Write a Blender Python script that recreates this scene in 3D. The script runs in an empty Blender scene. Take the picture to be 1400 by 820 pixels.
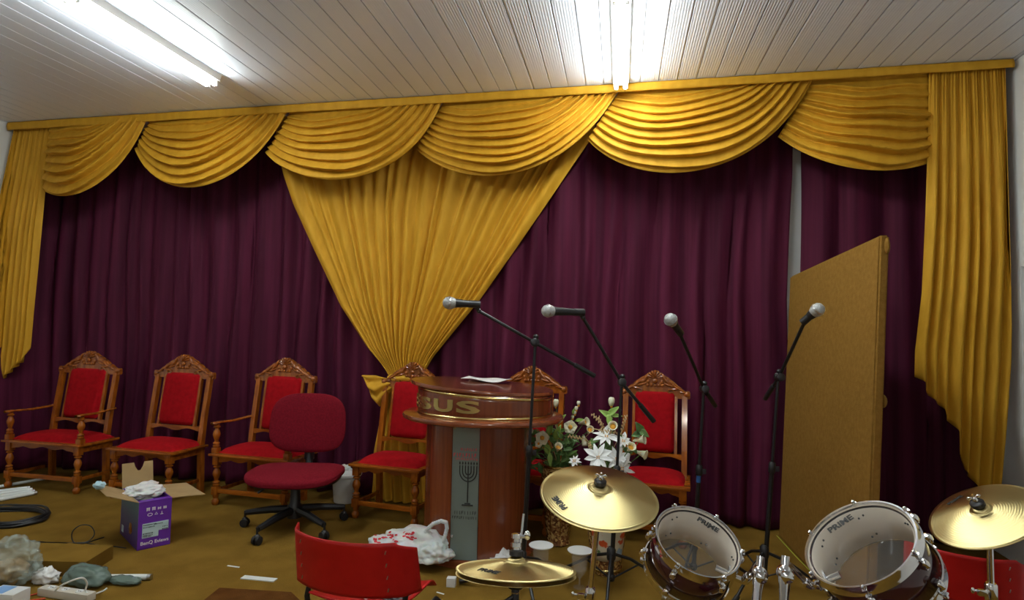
import bpy, bmesh, math, random
from mathutils import Vector, Matrix, Euler, noise
from math import sin, cos, pi, radians
random.seed(7)
SC = bpy.context.scene
COL = SC.collection

# ------------------------------------------------------------------ camera
FPX = 820.0; CAMH = 1.5
_Y = Vector((176, -42, -FPX)).normalized()
_X = Vector((3810, -45, FPX)); _X = (_X - _X.dot(_Y) * _Y).normalized()
_Z = _X.cross(_Y)
CAM = Vector((0, 0, CAMH))
def ray(px, py):
    c = Vector((px - 700, 410 - py, -FPX)); return Vector((c.dot(_X), c.dot(_Y), c.dot(_Z)))
def P(px, py, y):
    d = ray(px, py); return CAM + d * (y / d.y)
def G(px, py, z=0.0):
    d = ray(px, py); return CAM + d * ((z - CAMH) / d.z)
cd = bpy.data.cameras.new('camera'); cam = bpy.data.objects.new('camera', cd); COL.objects.link(cam)
cd.sensor_width = 36; cd.lens = 36 * FPX / 1400; cd.clip_start = 0.02
cam.matrix_world = Matrix((( _X.x, _X.y, _X.z, 0), (_Y.x, _Y.y, _Y.z, 0), (_Z.x, _Z.y, _Z.z, CAMH), (0, 0, 0, 1)))
SC.camera = cam

# ------------------------------------------------------------------ materials
def nn(nt, t, **kw):
    n = nt.nodes.new(t)
    for k, v in kw.items(): setattr(n, k, v)
    return n
def base_mat(name, col, rough=0.5, metal=0.0, **inp):
    m = bpy.data.materials.new(name); m.use_nodes = True
    b = m.node_tree.nodes['Principled BSDF']
    b.inputs['Base Color'].default_value = (*col, 1); b.inputs['Roughness'].default_value = rough
    b.inputs['Metallic'].default_value = metal
    for k, v in inp.items(): b.inputs[k.replace('_', ' ')].default_value = v
    return m
def noisy(name, c1, c2, scale=8, rough=0.5, metal=0.0, stretch=(1, 1, 1), bump=0.0, bscale=None, lo=.35, hi=.65, detail=4, **inp):
    m = base_mat(name, c1, rough, metal, **inp); nt = m.node_tree; b = nt.nodes['Principled BSDF']
    tc = nn(nt, 'ShaderNodeTexCoord'); mp = nn(nt, 'ShaderNodeMapping'); mp.inputs['Scale'].default_value = stretch
    nt.links.new(tc.outputs['Object'], mp.inputs['Vector'])
    no = nn(nt, 'ShaderNodeTexNoise'); no.inputs['Scale'].default_value = scale; no.inputs['Detail'].default_value = detail
    nt.links.new(mp.outputs['Vector'], no.inputs['Vector'])
    cr = nn(nt, 'ShaderNodeValToRGB'); e = cr.color_ramp.elements
    e[0].position = lo; e[1].position = hi; e[0].color = (*c1, 1); e[1].color = (*c2, 1)
    nt.links.new(no.outputs['Fac'], cr.inputs['Fac']); nt.links.new(cr.outputs['Color'], b.inputs['Base Color'])
    if bump:
        n2 = nn(nt, 'ShaderNodeTexNoise'); n2.inputs['Scale'].default_value = bscale or scale * 4; n2.inputs['Detail'].default_value = 3
        nt.links.new(mp.outputs['Vector'], n2.inputs['Vector'])
        bp = nn(nt, 'ShaderNodeBump'); bp.inputs['Strength'].default_value = bump; bp.inputs['Distance'].default_value = 0.004
        nt.links.new(n2.outputs['Fac'], bp.inputs['Height']); nt.links.new(bp.outputs['Normal'], b.inputs['Normal'])
    return m
M = {}
M['wall'] = noisy('wall_paint', (.80, .80, .78), (.86, .86, .84), 3, .6, bump=.05, bscale=60)
M['wallgrey'] = noisy('wall_grey', (.42, .46, .52), (.48, .52, .58), 2, .6)
M['carpet'] = noisy('brown_carpet', (.155, .084, .013), (.20, .112, .019), 5, .95, bump=.6, bscale=220, detail=8, Specular_IOR_Level=.05)
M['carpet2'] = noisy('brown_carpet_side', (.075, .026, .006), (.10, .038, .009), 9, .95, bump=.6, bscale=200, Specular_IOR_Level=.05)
M['panel'] = noisy('brown_felt', (.195, .098, .018), (.24, .125, .026), 40, .85, bump=.5, bscale=150, lo=.3, hi=.7, Specular_IOR_Level=.05)
M['yellow'] = noisy('yellow_velvet', (.56, .285, .018), (.65, .345, .028), 14, .62, stretch=(1, 1, .25), bump=.12, bscale=120, Specular_IOR_Level=.18)
M['purple'] = noisy('purple_cloth', (.052, .0055, .019), (.090, .011, .033), 9, .7, stretch=(1.6, 1.6, .04), lo=.38, hi=.62, Specular_IOR_Level=.12)
M['wood'] = noisy('varnished_wood', (.22, .052, .005), (.37, .105, .009), 7, .22, stretch=(4, 4, .8), detail=6, Coat_Weight=.3, Coat_Roughness=.1, Specular_IOR_Level=.3)
M['wood_x'] = noisy('varnished_wood_rail', (.22, .052, .005), (.37, .105, .009), 7, .22, stretch=(.8, 4, 4), detail=6, Coat_Weight=.3, Coat_Roughness=.1, Specular_IOR_Level=.3)
M['carved'] = noisy('carved_wood', (.20, .048, .005), (.36, .10, .009), 30, .25, Coat_Weight=.6, Coat_Roughness=.05)
M['red'] = noisy('red_velvet', (.28, .0015, .004), (.35, .002, .006), 30, .9, bump=.15, bscale=150, Specular_IOR_Level=.15)
M['wine'] = noisy('wine_fabric', (.135, .003, .009), (.175, .005, .014), 90, .9, bump=.3, bscale=260, Specular_IOR_Level=.15)
M['redplastic'] = noisy('red_plastic', (.36, .003, .003), (.41, .005, .004), 20, .5, bump=.08, bscale=300, Specular_IOR_Level=.3)
M['black'] = base_mat('black_plastic', (.012, .012, .014), .4)
M['blackmetal'] = base_mat('black_metal', (.016, .016, .018), .3, .3)
M['chrome'] = base_mat('chrome', (.82, .83, .86), .1, 1)
M['brushed'] = base_mat('satin_metal', (.6, .6, .62), .3, 1)
M['grille'] = noisy('mic_grille', (.36, .37, .37), (.55, .56, .56), 260, .5, .5, bump=.6, bscale=300)
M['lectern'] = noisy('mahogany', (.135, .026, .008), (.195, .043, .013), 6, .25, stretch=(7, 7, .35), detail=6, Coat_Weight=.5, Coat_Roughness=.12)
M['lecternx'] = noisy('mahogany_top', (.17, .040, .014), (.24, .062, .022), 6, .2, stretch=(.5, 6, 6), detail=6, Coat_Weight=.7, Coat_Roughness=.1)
M['gold'] = base_mat('gold_trim', (.72, .56, .22), .22, 1)
M['goldletter'] = base_mat('gold_letters', (.62, .50, .20), .3, 1)
M['white'] = base_mat('white_plastic', (.78, .78, .77), .4)
M['offwhite'] = base_mat('beige_plastic', (.62, .58, .50), .45)
M['paper'] = noisy('white_paper', (.78, .78, .77), (.88, .88, .87), 8, .75, bump=.1)
M['bag'] = noisy('white_bag', (.80, .80, .80), (.90, .90, .90), 20, .35, bump=.5, bscale=40, Subsurface_Weight=.2, Transmission_Weight=.1)
M['ink'] = base_mat('black_ink', (.012, .012, .012), .6)
M['redink'] = base_mat('red_ink', (.70, .03, .05), .6)
M['petal'] = noisy('cream_petal', (.80, .76, .52), (.88, .85, .68), 10, .6, Subsurface_Weight=.1)
M['petalw'] = noisy('white_petal', (.82, .84, .84), (.9, .91, .9), 10, .6)
M['bud'] = base_mat('yellow_centre', (.80, .38, .03), .6)
M['leaf'] = noisy('leaf_green', (.05, .13, .035), (.14, .26, .06), 14, .5)
M['leafl'] = noisy('light_leaf', (.24, .42, .08), (.34, .52, .12), 12, .5)
M['straw'] = noisy('dry_straw', (.48, .33, .16), (.62, .46, .24), 20, .8)
M['card'] = noisy('brown_cardboard', (.33, .21, .09), (.38, .25, .11), 10, .85)
M['shade'] = noisy('cymbal_edge', (.22, .13, .03), (.28, .18, .05), 20, .35, .8)

def mat_cymbal():
    m = base_mat('cymbal_brass', (.76, .63, .30), .36, 1); nt = m.node_tree; b = nt.nodes['Principled BSDF']
    b.inputs['Anisotropic'].default_value = .95
    tg = nn(nt, 'ShaderNodeTangent'); tg.direction_type = 'RADIAL'; tg.axis = 'Z'
    nt.links.new(tg.outputs[0], b.inputs['Tangent'])
    tc = nn(nt, 'ShaderNodeTexCoord'); sx = nn(nt, 'ShaderNodeVectorMath', operation='MULTIPLY'); sx.inputs[1].default_value = (1, 1, 0)
    ln = nn(nt, 'ShaderNodeVectorMath', operation='LENGTH')
    nt.links.new(tc.outputs['Object'], sx.inputs[0]); nt.links.new(sx.outputs[0], ln.inputs[0])
    mu = nn(nt, 'ShaderNodeMath', operation='MULTIPLY'); mu.inputs[1].default_value = 900
    nt.links.new(ln.outputs['Value'], mu.inputs[0])
    si = nn(nt, 'ShaderNodeMath', operation='SINE'); nt.links.new(mu.outputs[0], si.inputs[0])
    bp = nn(nt, 'ShaderNodeBump'); bp.inputs['Strength'].default_value = .2; bp.inputs['Distance'].default_value = .0005
    nt.links.new(si.outputs[0], bp.inputs['Height']); nt.links.new(bp.outputs['Normal'], b.inputs['Normal'])
    return m
M['cymbal'] = mat_cymbal()
def mat_film(name, col, alpha, rough=.15):
    m = bpy.data.materials.new(name); m.use_nodes = True; nt = m.node_tree
    b = nt.nodes['Principled BSDF']; b.inputs['Base Color'].default_value = (*col, 1); b.inputs['Roughness'].default_value = rough
    b.inputs['Alpha'].default_value = alpha
    return m
M['clearhead'] = mat_film('clear_drumhead', (.45, .45, .45), .05, .12)
M['clearbag'] = mat_film('clear_bag_plastic', (.58, .68, .62), .30, .1)
M['greybag'] = mat_film('grey_bag_plastic', (.15, .21, .18), .85, .25)
M['clearcup'] = mat_film('clear_cup_plastic', (.85, .85, .85), .10, .1)
M['frost'] = mat_film('frosted_glass', (.20, .245, .225), .90, .18)
M['inner'] = noisy('drum_inside', (.62, .55, .46), (.68, .61, .52), 6, .6)
M['shell'] = noisy('wine_drum_wrap', (.030, .004, .008), (.055, .008, .014), 5, .15, Coat_Weight=.8)
M['boxpurple'] = noisy('box_purple', (.115, .018, .30), (.14, .025, .36), 4, .45)
M['stickergrey'] = base_mat('sticker', (.50, .66, .68), .5)
M['bluecrumple'] = base_mat('blue_film', (.42, .62, .70), .5)
M['bluetape'] = base_mat('blue_tape', (.02, .10, .30), .5)
M['greyfab'] = noisy('grey_cloth', (.28, .27, .26), (.36, .35, .34), 30, .9)
M['darkfab'] = noisy('dark_cloth', (.06, .06, .065), (.11, .11, .115), 60, .9)
M['lime'] = base_mat('lime_string', (.40, .45, .04), .7)
M['redcable'] = base_mat('red_cable', (.62, .06, .02), .5)
M['blueprint'] = base_mat('carton_blue', (.20, .38, .70), .5)
M['pipewhite'] = base_mat('white_tube', (.82, .86, .84), .3)
def mat_emit(name, col, s):
    m = bpy.data.materials.new(name); m.use_nodes = True; nt = m.node_tree; nt.nodes.clear()
    e = nn(nt, 'ShaderNodeEmission'); e.inputs[0].default_value = (*col, 1); e.inputs[1].default_value = s
    o = nn(nt, 'ShaderNodeOutputMaterial'); nt.links.new(e.outputs[0], o.inputs[0]); return m
M['tube'] = mat_emit('lit_fluorescent_tube', (.93, 1.0, .97), 84)
def mat_ceiling():
    m = base_mat('white_pvc_lining', (.80, .86, .97), .3); nt = m.node_tree; b = nt.nodes['Principled BSDF']
    tc = nn(nt, 'ShaderNodeTexCoord'); sp = nn(nt, 'ShaderNodeSeparateXYZ'); nt.links.new(tc.outputs['Object'], sp.inputs[0])
    mu = nn(nt, 'ShaderNodeMath', operation='MULTIPLY'); mu.inputs[1].default_value = 2 * pi / .0165
    nt.links.new(sp.outputs['X'], mu.inputs[0]); si = nn(nt, 'ShaderNodeMath', operation='SINE'); nt.links.new(mu.outputs[0], si.inputs[0])
    bp = nn(nt, 'ShaderNodeBump'); bp.inputs['Strength'].default_value = .35; bp.inputs['Distance'].default_value = .001
    nt.links.new(si.outputs[0], bp.inputs['Height']); nt.links.new(bp.outputs['Normal'], b.inputs['Normal'])
    return m
M['ceil'] = mat_ceiling()
def mat_vase():
    m = base_mat('mosaic_vase', (.25, .1, .03), .2); nt = m.node_tree; b = nt.nodes['Principled BSDF']
    tc = nn(nt, 'ShaderNodeTexCoord'); v = nn(nt, 'ShaderNodeTexVoronoi'); v.inputs['Scale'].default_value = 75
    nt.links.new(tc.outputs['Object'], v.inputs['Vector'])
    cr = nn(nt, 'ShaderNodeValToRGB'); e = cr.color_ramp.elements
    e[0].color = (.09, .03, .012, 1); e[1].color = (.55, .36, .13, 1); e[1].position = .9
    e2 = cr.color_ramp.elements.new(.45); e2.color = (.22, .085, .03, 1)
    sp = nn(nt, 'ShaderNodeSeparateColor'); nt.links.new(v.outputs['Color'], sp.inputs[0])
    nt.links.new(sp.outputs[0], cr.inputs['Fac']); nt.links.new(cr.outputs['Color'], b.inputs['Base Color'])
    b.inputs['Coat Weight'].default_value = .6
    return m
M['vase'] = mat_vase()
def mat_floral():
    m = base_mat('floral_wrap', (.7, .66, .55), .35); nt = m.node_tree; b = nt.nodes['Principled BSDF']
    tc = nn(nt, 'ShaderNodeTexCoord'); v = nn(nt, 'ShaderNodeTexVoronoi'); v.inputs['Scale'].default_value = 17
    no = nn(nt, 'ShaderNodeTexNoise'); no.inputs['Scale'].default_value = 30
    mx = nn(nt, 'ShaderNodeMix', data_type='VECTOR'); mx.inputs[0].default_value = .06
    nt.links.new(tc.outputs['Object'], mx.inputs[4]); nt.links.new(tc.outputs['Object'], no.inputs['Vector'])
    nt.links.new(no.outputs['Color'], mx.inputs[5]); nt.links.new(mx.outputs[1], v.inputs['Vector'])
    sp = nn(nt, 'ShaderNodeSeparateColor'); nt.links.new(v.outputs['Color'], sp.inputs[0])
    cr = nn(nt, 'ShaderNodeValToRGB'); cr.color_ramp.interpolation = 'CONSTANT'; e = cr.color_ramp.elements
    e[0].color = (.62, .09, .02, 1); e[1].color = (.62, .56, .42, 1); e[1].position = .34
    for p, c in ((.6, (.10, .17, .05, 1)), (.75, (.25, .38, .52, 1)), (.87, (.68, .22, .03, 1))):
        q = cr.color_ramp.elements.new(p); q.color = c
    nt.links.new(sp.outputs[0], cr.inputs['Fac'])
    c2 = nn(nt, 'ShaderNodeValToRGB'); c2.color_ramp.elements[0].position = .36; c2.color_ramp.elements[1].position = .42
    nt.links.new(v.outputs['Distance'], c2.inputs['Fac'])
    m2 = nn(nt, 'ShaderNodeMix', data_type='RGBA'); m2.inputs[7].default_value = (.66, .60, .46, 1)
    nt.links.new(c2.outputs['Color'], m2.inputs[0]); nt.links.new(cr.outputs['Color'], m2.inputs[6])
    nt.links.new(m2.outputs[2], b.inputs['Base Color'])
    return m
M['floral'] = mat_floral()
def mat_boxside():
    m = base_mat('box_photo_side', (.1, .05, .2), .45); nt = m.node_tree; b = nt.nodes['Principled BSDF']
    tc = nn(nt, 'ShaderNodeTexCoord'); sp = nn(nt, 'ShaderNodeSeparateXYZ'); nt.links.new(tc.outputs['Object'], sp.inputs[0])
    cr = nn(nt, 'ShaderNodeValToRGB'); e = cr.color_ramp.elements
    e[0].color = (.06, .02, .14, 1); e[0].position = .03; e[1].color = (.15, .30, .34, 1); e[1].position = .30
    q = e.new(.16); q.color = (.09, .10, .20, 1)
    nt.links.new(sp.outputs['Z'], cr.inputs['Fac']); nt.links.new(cr.outputs['Color'], b.inputs['Base Color'])
    return m
M['boxside'] = mat_boxside()

# ------------------------------------------------------------------ mesh helpers
class MB:
    def __init__(s): s.bm = bmesh.new()
    def box(s, c, size, rot=None, bev=0.0):
        bm = bmesh.new(); bmesh.ops.create_cube(bm, size=1)
        bmesh.ops.scale(bm, vec=Vector(size), verts=bm.verts)
        if bev: bmesh.ops.bevel(bm, geom=bm.edges[:], offset=bev, segments=2, affect='EDGES', profile=.7)
        mt = Matrix.Translation(Vector(c)) @ (rot.to_4x4() if rot is not None else Matrix.Identity(4))
        bmesh.ops.transform(bm, matrix=mt, verts=bm.verts); return s._add(bm)
    def _add(s, bm):
        me = bpy.data.meshes.new('tmp'); bm.to_mesh(me); bm.free(); s.bm.from_mesh(me); bpy.data.meshes.remove(me); return s
    def tube(s, pts, r, seg=10, closed=False, caps=True):
        pts = [Vector(p) for p in pts]; n = len(pts); rs = r if isinstance(r, (list, tuple)) else [r] * n
        rings = []; up = None
        for i, p in enumerate(pts):
            if closed: t = pts[(i + 1) % n] - pts[i - 1]
            else: t = pts[min(i + 1, n - 1)] - pts[max(i - 1, 0)]
            t.normalize()
            if up is None: up = t.orthogonal().normalized()
            up = (up - t * up.dot(t)).normalized(); b = t.cross(up)
            rings.append([s.bm.verts.new(p + (up * cos(2 * pi * k / seg) + b * sin(2 * pi * k / seg)) * rs[i]) for k in range(seg)])
        m = n if closed else n - 1
        for i in range(m):
            a, b = rings[i], rings[(i + 1) % n]
            for k in range(seg): s.bm.faces.new((a[k], a[(k + 1) % seg], b[(k + 1) % seg], b[k]))
        if not closed and caps:
            s.bm.faces.new(rings[0][::-1]); s.bm.faces.new(rings[-1])
        return s
    def lathe(s, prof, c=(0, 0, 0), axis=None, seg=24, caps=True, sx=1, sy=1):
        q = Vector((0, 0, 1)).rotation_difference(Vector(axis).normalized()) if axis is not None else None
        rings = []
        for r, z in prof:
            ring = []
            for k in range(seg):
                v = Vector((r * sx * cos(2 * pi * k / seg), r * sy * sin(2 * pi * k / seg), z))
                if q: v = q @ v
                ring.append(s.bm.verts.new(v + Vector(c)))
            rings.append(ring)
        for a, b in zip(rings, rings[1:]):
            for k in range(seg): s.bm.faces.new((a[k], a[(k + 1) % seg], b[(k + 1) % seg], b[k]))
        if caps:
            s.bm.faces.new(rings[0][::-1]); s.bm.faces.new(rings[-1])
        return s
    def prism(s, pts, d0, d1, plane='xz', bev=0):
        def f(p, d): return {'xz': (p[0], d, p[1]), 'xy': (p[0], p[1], d), 'yz': (d, p[0], p[1])}[plane]
        a = [s.bm.verts.new(f(p, d0)) for p in pts]; b = [s.bm.verts.new(f(p, d1)) for p in pts]
        n = len(pts)
        fs = [s.bm.faces.new(a), s.bm.faces.new(b[::-1])]
        for i in range(n): s.bm.faces.new((a[i], b[i], b[(i + 1) % n], a[(i + 1) % n]))
        bmesh.ops.recalc_face_normals(s.bm, faces=s.bm.faces[:])
        return s
    def ell(s, c, rad, rot=None, u=12, v=8):
        bm = bmesh.new(); bmesh.ops.create_uvsphere(bm, u_segments=u, v_segments=v, radius=1)
        bmesh.ops.scale(bm, vec=Vector(rad), verts=bm.verts)
        mt = Matrix.Translation(Vector(c)) @ (rot.to_4x4() if rot is not None else Matrix.Identity(4))
        bmesh.ops.transform(bm, matrix=mt, verts=bm.verts); return s._add(bm)
    def grid(s, fn, nu, nv):
        vs = [[s.bm.verts.new(fn(i / nu, j / nv)) for j in range(nv + 1)] for i in range(nu + 1)]
        for i in range(nu):
            for j in range(nv): s.bm.faces.new((vs[i][j], vs[i + 1][j], vs[i + 1][j + 1], vs[i][j + 1]))
        return s
    def blob(s, c, rad, seed=0, amp=.25, freq=2.5, flat=None, sub=4, rot=0, sharp=False):
        bm = bmesh.new(); bmesh.ops.create_icosphere(bm, subdivisions=sub, radius=1)
        R = Matrix.Rotation(rot, 3, 'Z')
        for v in bm.verts:
            n = v.co.normalized()
            a = noise.noise(n * freq + Vector((seed, seed * 2.3, 0))) + .5 * noise.noise(n * freq * 2.3 + Vector((0, seed, 5)))
            if sharp: a -= .8 * (.25 - abs(noise.noise(n * freq * 1.3 + Vector((seed, 3, 9))))) + .35 * (.2 - abs(noise.noise(n * freq * 2.4 + Vector((3, seed, 1)))))
            q = n * (1 + amp * a); v.co = R @ Vector((q.x * rad[0], q.y * rad[1], q.z * rad[2])) + Vector(c)
            if flat is not None and v.co.z < flat: v.co.z = flat + .001 * (1 + n.x)
        return s._add(bm)
    def obj(s, name, mat, parent=None, smooth=True, solid=0, angle=40):
        bmesh.ops.recalc_face_normals(s.bm, faces=s.bm.faces[:]) if not solid else None
        me = bpy.data.meshes.new(name); s.bm.to_mesh(me); s.bm.free()
        o = bpy.data.objects.new(name, me); COL.objects.link(o); me.materials.append(mat)
        if smooth:
            me.polygons.foreach_set('use_smooth', [True] * len(me.polygons)); me.set_sharp_from_angle(angle=radians(angle))
        if parent: o.parent = parent
        if solid:
            md = o.modifiers.new('solid', 'SOLIDIFY'); md.thickness = solid; md.offset = 0
        return o
def tag(o, label, cat, group=None):
    o['label'] = label; o['category'] = cat
    if group: o['group'] = group
    return o
def thing(name, label, cat, loc=(0, 0, 0), rz=0, group=None):
    o = bpy.data.objects.new(name, None); COL.objects.link(o); o.location = loc; o.rotation_euler = (0, 0, rz); o.empty_display_size = .1
    return tag(o, label, cat, group)
def struct(o): o['kind'] = 'structure'; return o
def kids(o): return [c for c in bpy.data.objects if c.parent == o]
def rebase(root, loc):
    """parts were built in room coordinates under an empty at the origin: move the origin to loc"""
    T = Matrix.Translation(-Vector(loc)); done = set()
    def rec(o):
        for c in kids(o):
            if c.type == 'MESH' and c.data.name not in done: c.data.transform(T); done.add(c.data.name)
            rec(c)
    if root.type == 'MESH': root.data.transform(T)
    rec(root); root.location = loc; return root
def settle(o):
    """put a single mesh's origin at its own base"""
    vs = [v.co for v in o.data.vertices]
    c = Vector(((min(v.x for v in vs) + max(v.x for v in vs)) / 2, (min(v.y for v in vs) + max(v.y for v in vs)) / 2, min(v.z for v in vs)))
    return rebase(o, c)
def text_obj(name, s, size, mat, parent, ext=.0008, offset=0.0, spacing=1.0):
    cu = bpy.data.curves.new(name, 'FONT'); cu.body = s; cu.size = size; cu.extrude = ext; cu.align_x = 'CENTER'; cu.align_y = 'CENTER'
    cu.offset = offset; cu.space_character = spacing; cu.resolution_u = 3
    t = bpy.data.objects.new('tmp', cu); COL.objects.link(t); bpy.context.view_layer.update()
    me = bpy.data.meshes.new_from_object(t.evaluated_get(bpy.context.evaluated_depsgraph_get()))
    COL.objects.unlink(t); bpy.data.objects.remove(t)
    me.name = name; me.materials.clear(); me.materials.append(mat)
    o = bpy.data.objects.new(name, me); COL.objects.link(o); o.parent = parent
    return o
def lerp(a, b, t): return a + (b - a) * t
def poly(pts, t, k=0):
    """piecewise linear: pts sorted by pts[i][k]; returns the other coordinate"""
    j = 1 - k
    if t <= pts[0][k]: return pts[0][j]
    for a, b in zip(pts, pts[1:]):
        if t <= b[k]: return lerp(a[j], b[j], (t - a[k]) / (b[k] - a[k] + 1e-9))
    return pts[-1][j]

# ------------------------------------------------------------------ room
XL, XR, YB, YF, ZC = -6.07, 2.47, 5.12, -4.5, 3.39
def slab(name, lo, hi, mat):
    c = [(a + b) / 2 for a, b in zip(lo, hi)]; sz = [b - a for a, b in zip(lo, hi)]
    return struct(rebase(MB().box(c, sz).obj(name, mat, smooth=False), c))
slab('floor', (XL - .1, YF - .1, -.1), (XR + .1, YB + .1, 0), M['carpet'])
slab('wall_back', (XL - .1, YB, 0), (XR + .1, YB + .1, ZC + .1), M['wall'])
slab('wall_left', (XL - .1, YF, 0), (XL, YB, ZC + .1), M['wall'])
slab('wall_front', (XL - .1, YF - .1, 0), (XR + .1, YF, ZC + .1), M['wall'])
# right wall with a doorway whose head shows beside the drape
ZD = 1.98; YD0, YD1 = 3.0, 4.60
mb = MB()
mb.box(((XR + .09), (YD1 + YB) / 2, ZC / 2), (.18, YB - YD1, ZC)); mb.box((XR + .09, (YD0 + YD1) / 2, (ZD + ZC) / 2), (.18, YD1 - YD0, ZC - ZD))
mb.box((XR + .09, (YF + YD0) / 2, ZC / 2), (.18, YD0 - YF, ZC))
struct(rebase(mb.obj('wall_right', M['wall'], smooth=False), (XR, 0, 0)))
dr = struct(rebase(MB().box((XR + .15, (YD0 + YD1) / 2, ZD / 2), (.04, YD1 - YD0 - .004, ZD - .004)).obj('door_1', M['wallgrey'], smooth=False), (XR + .15, 3.8, 0)))
mb = MB()
for y in (4.22, 4.50): mb.box((-.028, y - 3.8, ZD / 2), (.014, .03, ZD - .1), bev=.003)
mb.box((-.028, 4.36 - 3.8, 1.82), (.014, .3, .03), bev=.003)
mb.obj('door_frame', M['white'], dr)
# ceiling of narrow white boards, each with a real groove beside it; boards run towards the curtains
PL = P(850, 112, 4.66); ang = radians(1.9)
mb = MB(); W = .137
for i in range(-62, 62):
    x = i * W
    mb.box((x + W / 2, 0, .012), (W - .007, 14, .016), bev=.003)
c = mb.obj('ceiling', M['ceil'], smooth=False)
c.location = (-1.8, .2, ZC); c.rotation_euler = (0, 0, ang); struct(c)
bm = c.data
# trim boards to the room
b2 = bmesh.new(); b2.from_mesh(bm)
R = Matrix.Rotation(ang, 3, 'Z').inverted()
for co, no in (((XL - .02, 0, 0), (-1, 0, 0)), ((XR + .02, 0, 0), (1, 0, 0)), ((0, YF - .02, 0), (0, -1, 0)), ((0, YB + .02, 0), (0, 1, 0))):
    lc = R @ (Vector(co) - Vector((-1.8, .2, 0))); ln = R @ Vector(no)
    bmesh.ops.bisect_plane(b2, geom=b2.verts[:] + b2.edges[:] + b2.faces[:], plane_co=lc, plane_no=ln, clear_outer=True)
b2.to_mesh(bm); b2.free()
o = slab('ceiling_deck', (XL - .1, YF - .1, ZC + .018), (XR + .1, YB + .1, ZC + .1), M['wall']); o.name = 'ceiling.001'

# ------------------------------------------------------------------ fluorescent lamps
def lamp(label, end, length=2.45, a=ang):
    """end: far end of the fitting on the ceiling line"""
    t = thing('ceiling_lamp', label, 'ceiling light', end, a, 'fluorescent ceiling lamps')
    mb = MB(); mb.prism([(-.07, 0), (.07, 0), (.055, -.045), (.03, -.052), (-.03, -.052), (-.055, -.045)], -length, 0, 'xz')
    mb.obj('lamp_housing', M['white'], t, smooth=False)
    L = length / 2
    for q in range(2):
        for s in (-1, 1):
            y0 = -q * L - .03; y1 = -(q + 1) * L + .03
            tb = MB().tube([(s * .034, y0, -.078), (s * .034, y1, -.078)], .0155, 14).obj('fluorescent_tube', M['tube'], t)
            for y in (y0 + .004, y1 - .004):
                MB().box((s * .034, y + (.012 if y == y0 + .004 else -.012), -.066), (.026, .018, .046), bev=.003).obj('lamp_holder', M['white'], t)
    return t
e1 = G(292, 104, ZC - .002); e2 = G(849, 108, ZC - .002)
lamp('white twin tube ceiling lamp at upper left of the photo, above the left swags', (e1.x, e1.y, ZC))
lamp('white twin tube ceiling lamp pointing at the middle of the yellow pelmet', (e2.x, min(e2.y, 4.5), ZC))
lamp('added unseen white twin tube fill lamp on the ceiling behind the photographer', (-1.6, -.9, ZC))  # unseen lamp added behind the camera as fill light

# ------------------------------------------------------------------ purple stage curtains
def warp(n, seed, lo=.6, hi=1.5):
    r = random.Random(seed); xs = [0]
    for i in range(n): xs.append(xs[-1] + r.uniform(lo, hi))
    am = [r.uniform(.45, 1.0) for _ in range(n + 1)]
    T = xs[-1]
    def f(u):
        v = u * T
        for i in range(n):
            if v <= xs[i + 1] or i == n - 1:
                w = (v - xs[i]) / (xs[i + 1] - xs[i]); w = max(0, min(1, w)); return i, w, lerp(am[i], am[i + 1], w * w * (3 - 2 * w))
    return f
def purple(label, x0, x1, y, seed, edge_r=None, edge_l=None, pitch=.21, wrap=False):
    n = max(4, int((x1 - x0) / pitch)); wf = warp(n, seed); H = ZC - .03
    def fn(u, v):
        z = lerp(H, .012, v)
        i, w, a = wf(u + .004 * sin(9 * v + seed + 7 * u))
        s = .5 - .5 * cos(2 * pi * w)
        d = a * (.075 + .035 * v) * (s ** 1.1) + .006 * sin(9 * u * n + 3 * v)
        l = x0 + (edge_l(z) if edge_l else 0); r = x1 + (edge_r(z) if edge_r else 0)
        x = lerp(l, r, u) + .012 * sin(2.2 * v * pi + i * 1.7)
        if wrap:
            k = min(1, max(0, (1.42 - z) / .3)); q = max(0, 1 - u / .034) ** .8
            d += q * (.28 + .75 * k); x = max(XL + .02 + .05 * (1 - q), x - .1 * q)
        return Vector((x, y - d, z))
    mb = MB().grid(fn, n * 14, 40)
    return tag(settle(mb.obj('stage_curtain', M['purple'], solid=.003, angle=180)), label, 'curtain', 'purple stage curtains')
gt = P(1092, 208, 4.95); gb1 = P(1083, 378, 4.95)
gl = P(1090, 208, 4.95).x
purple('deep purple pleated curtain left of the yellow tied drape', XL + .02, -2.0, 5.02, 3, wrap=True)
def er(z):   # right-hand panel edge swings away to the left, baring the wall
    return -max(0, min(1, (2.75 - z) / 1.0)) * (gl - gb1.x + .02)
purple('deep purple pleated curtain between the yellow tied drape and brown felt panel', -1.985, gl - .01, 5.01, 11, edge_r=er)
purple('narrow purple curtain between the brown felt panel and right yellow drape', gl + .035, XR - .02, 5.03, 23)

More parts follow.
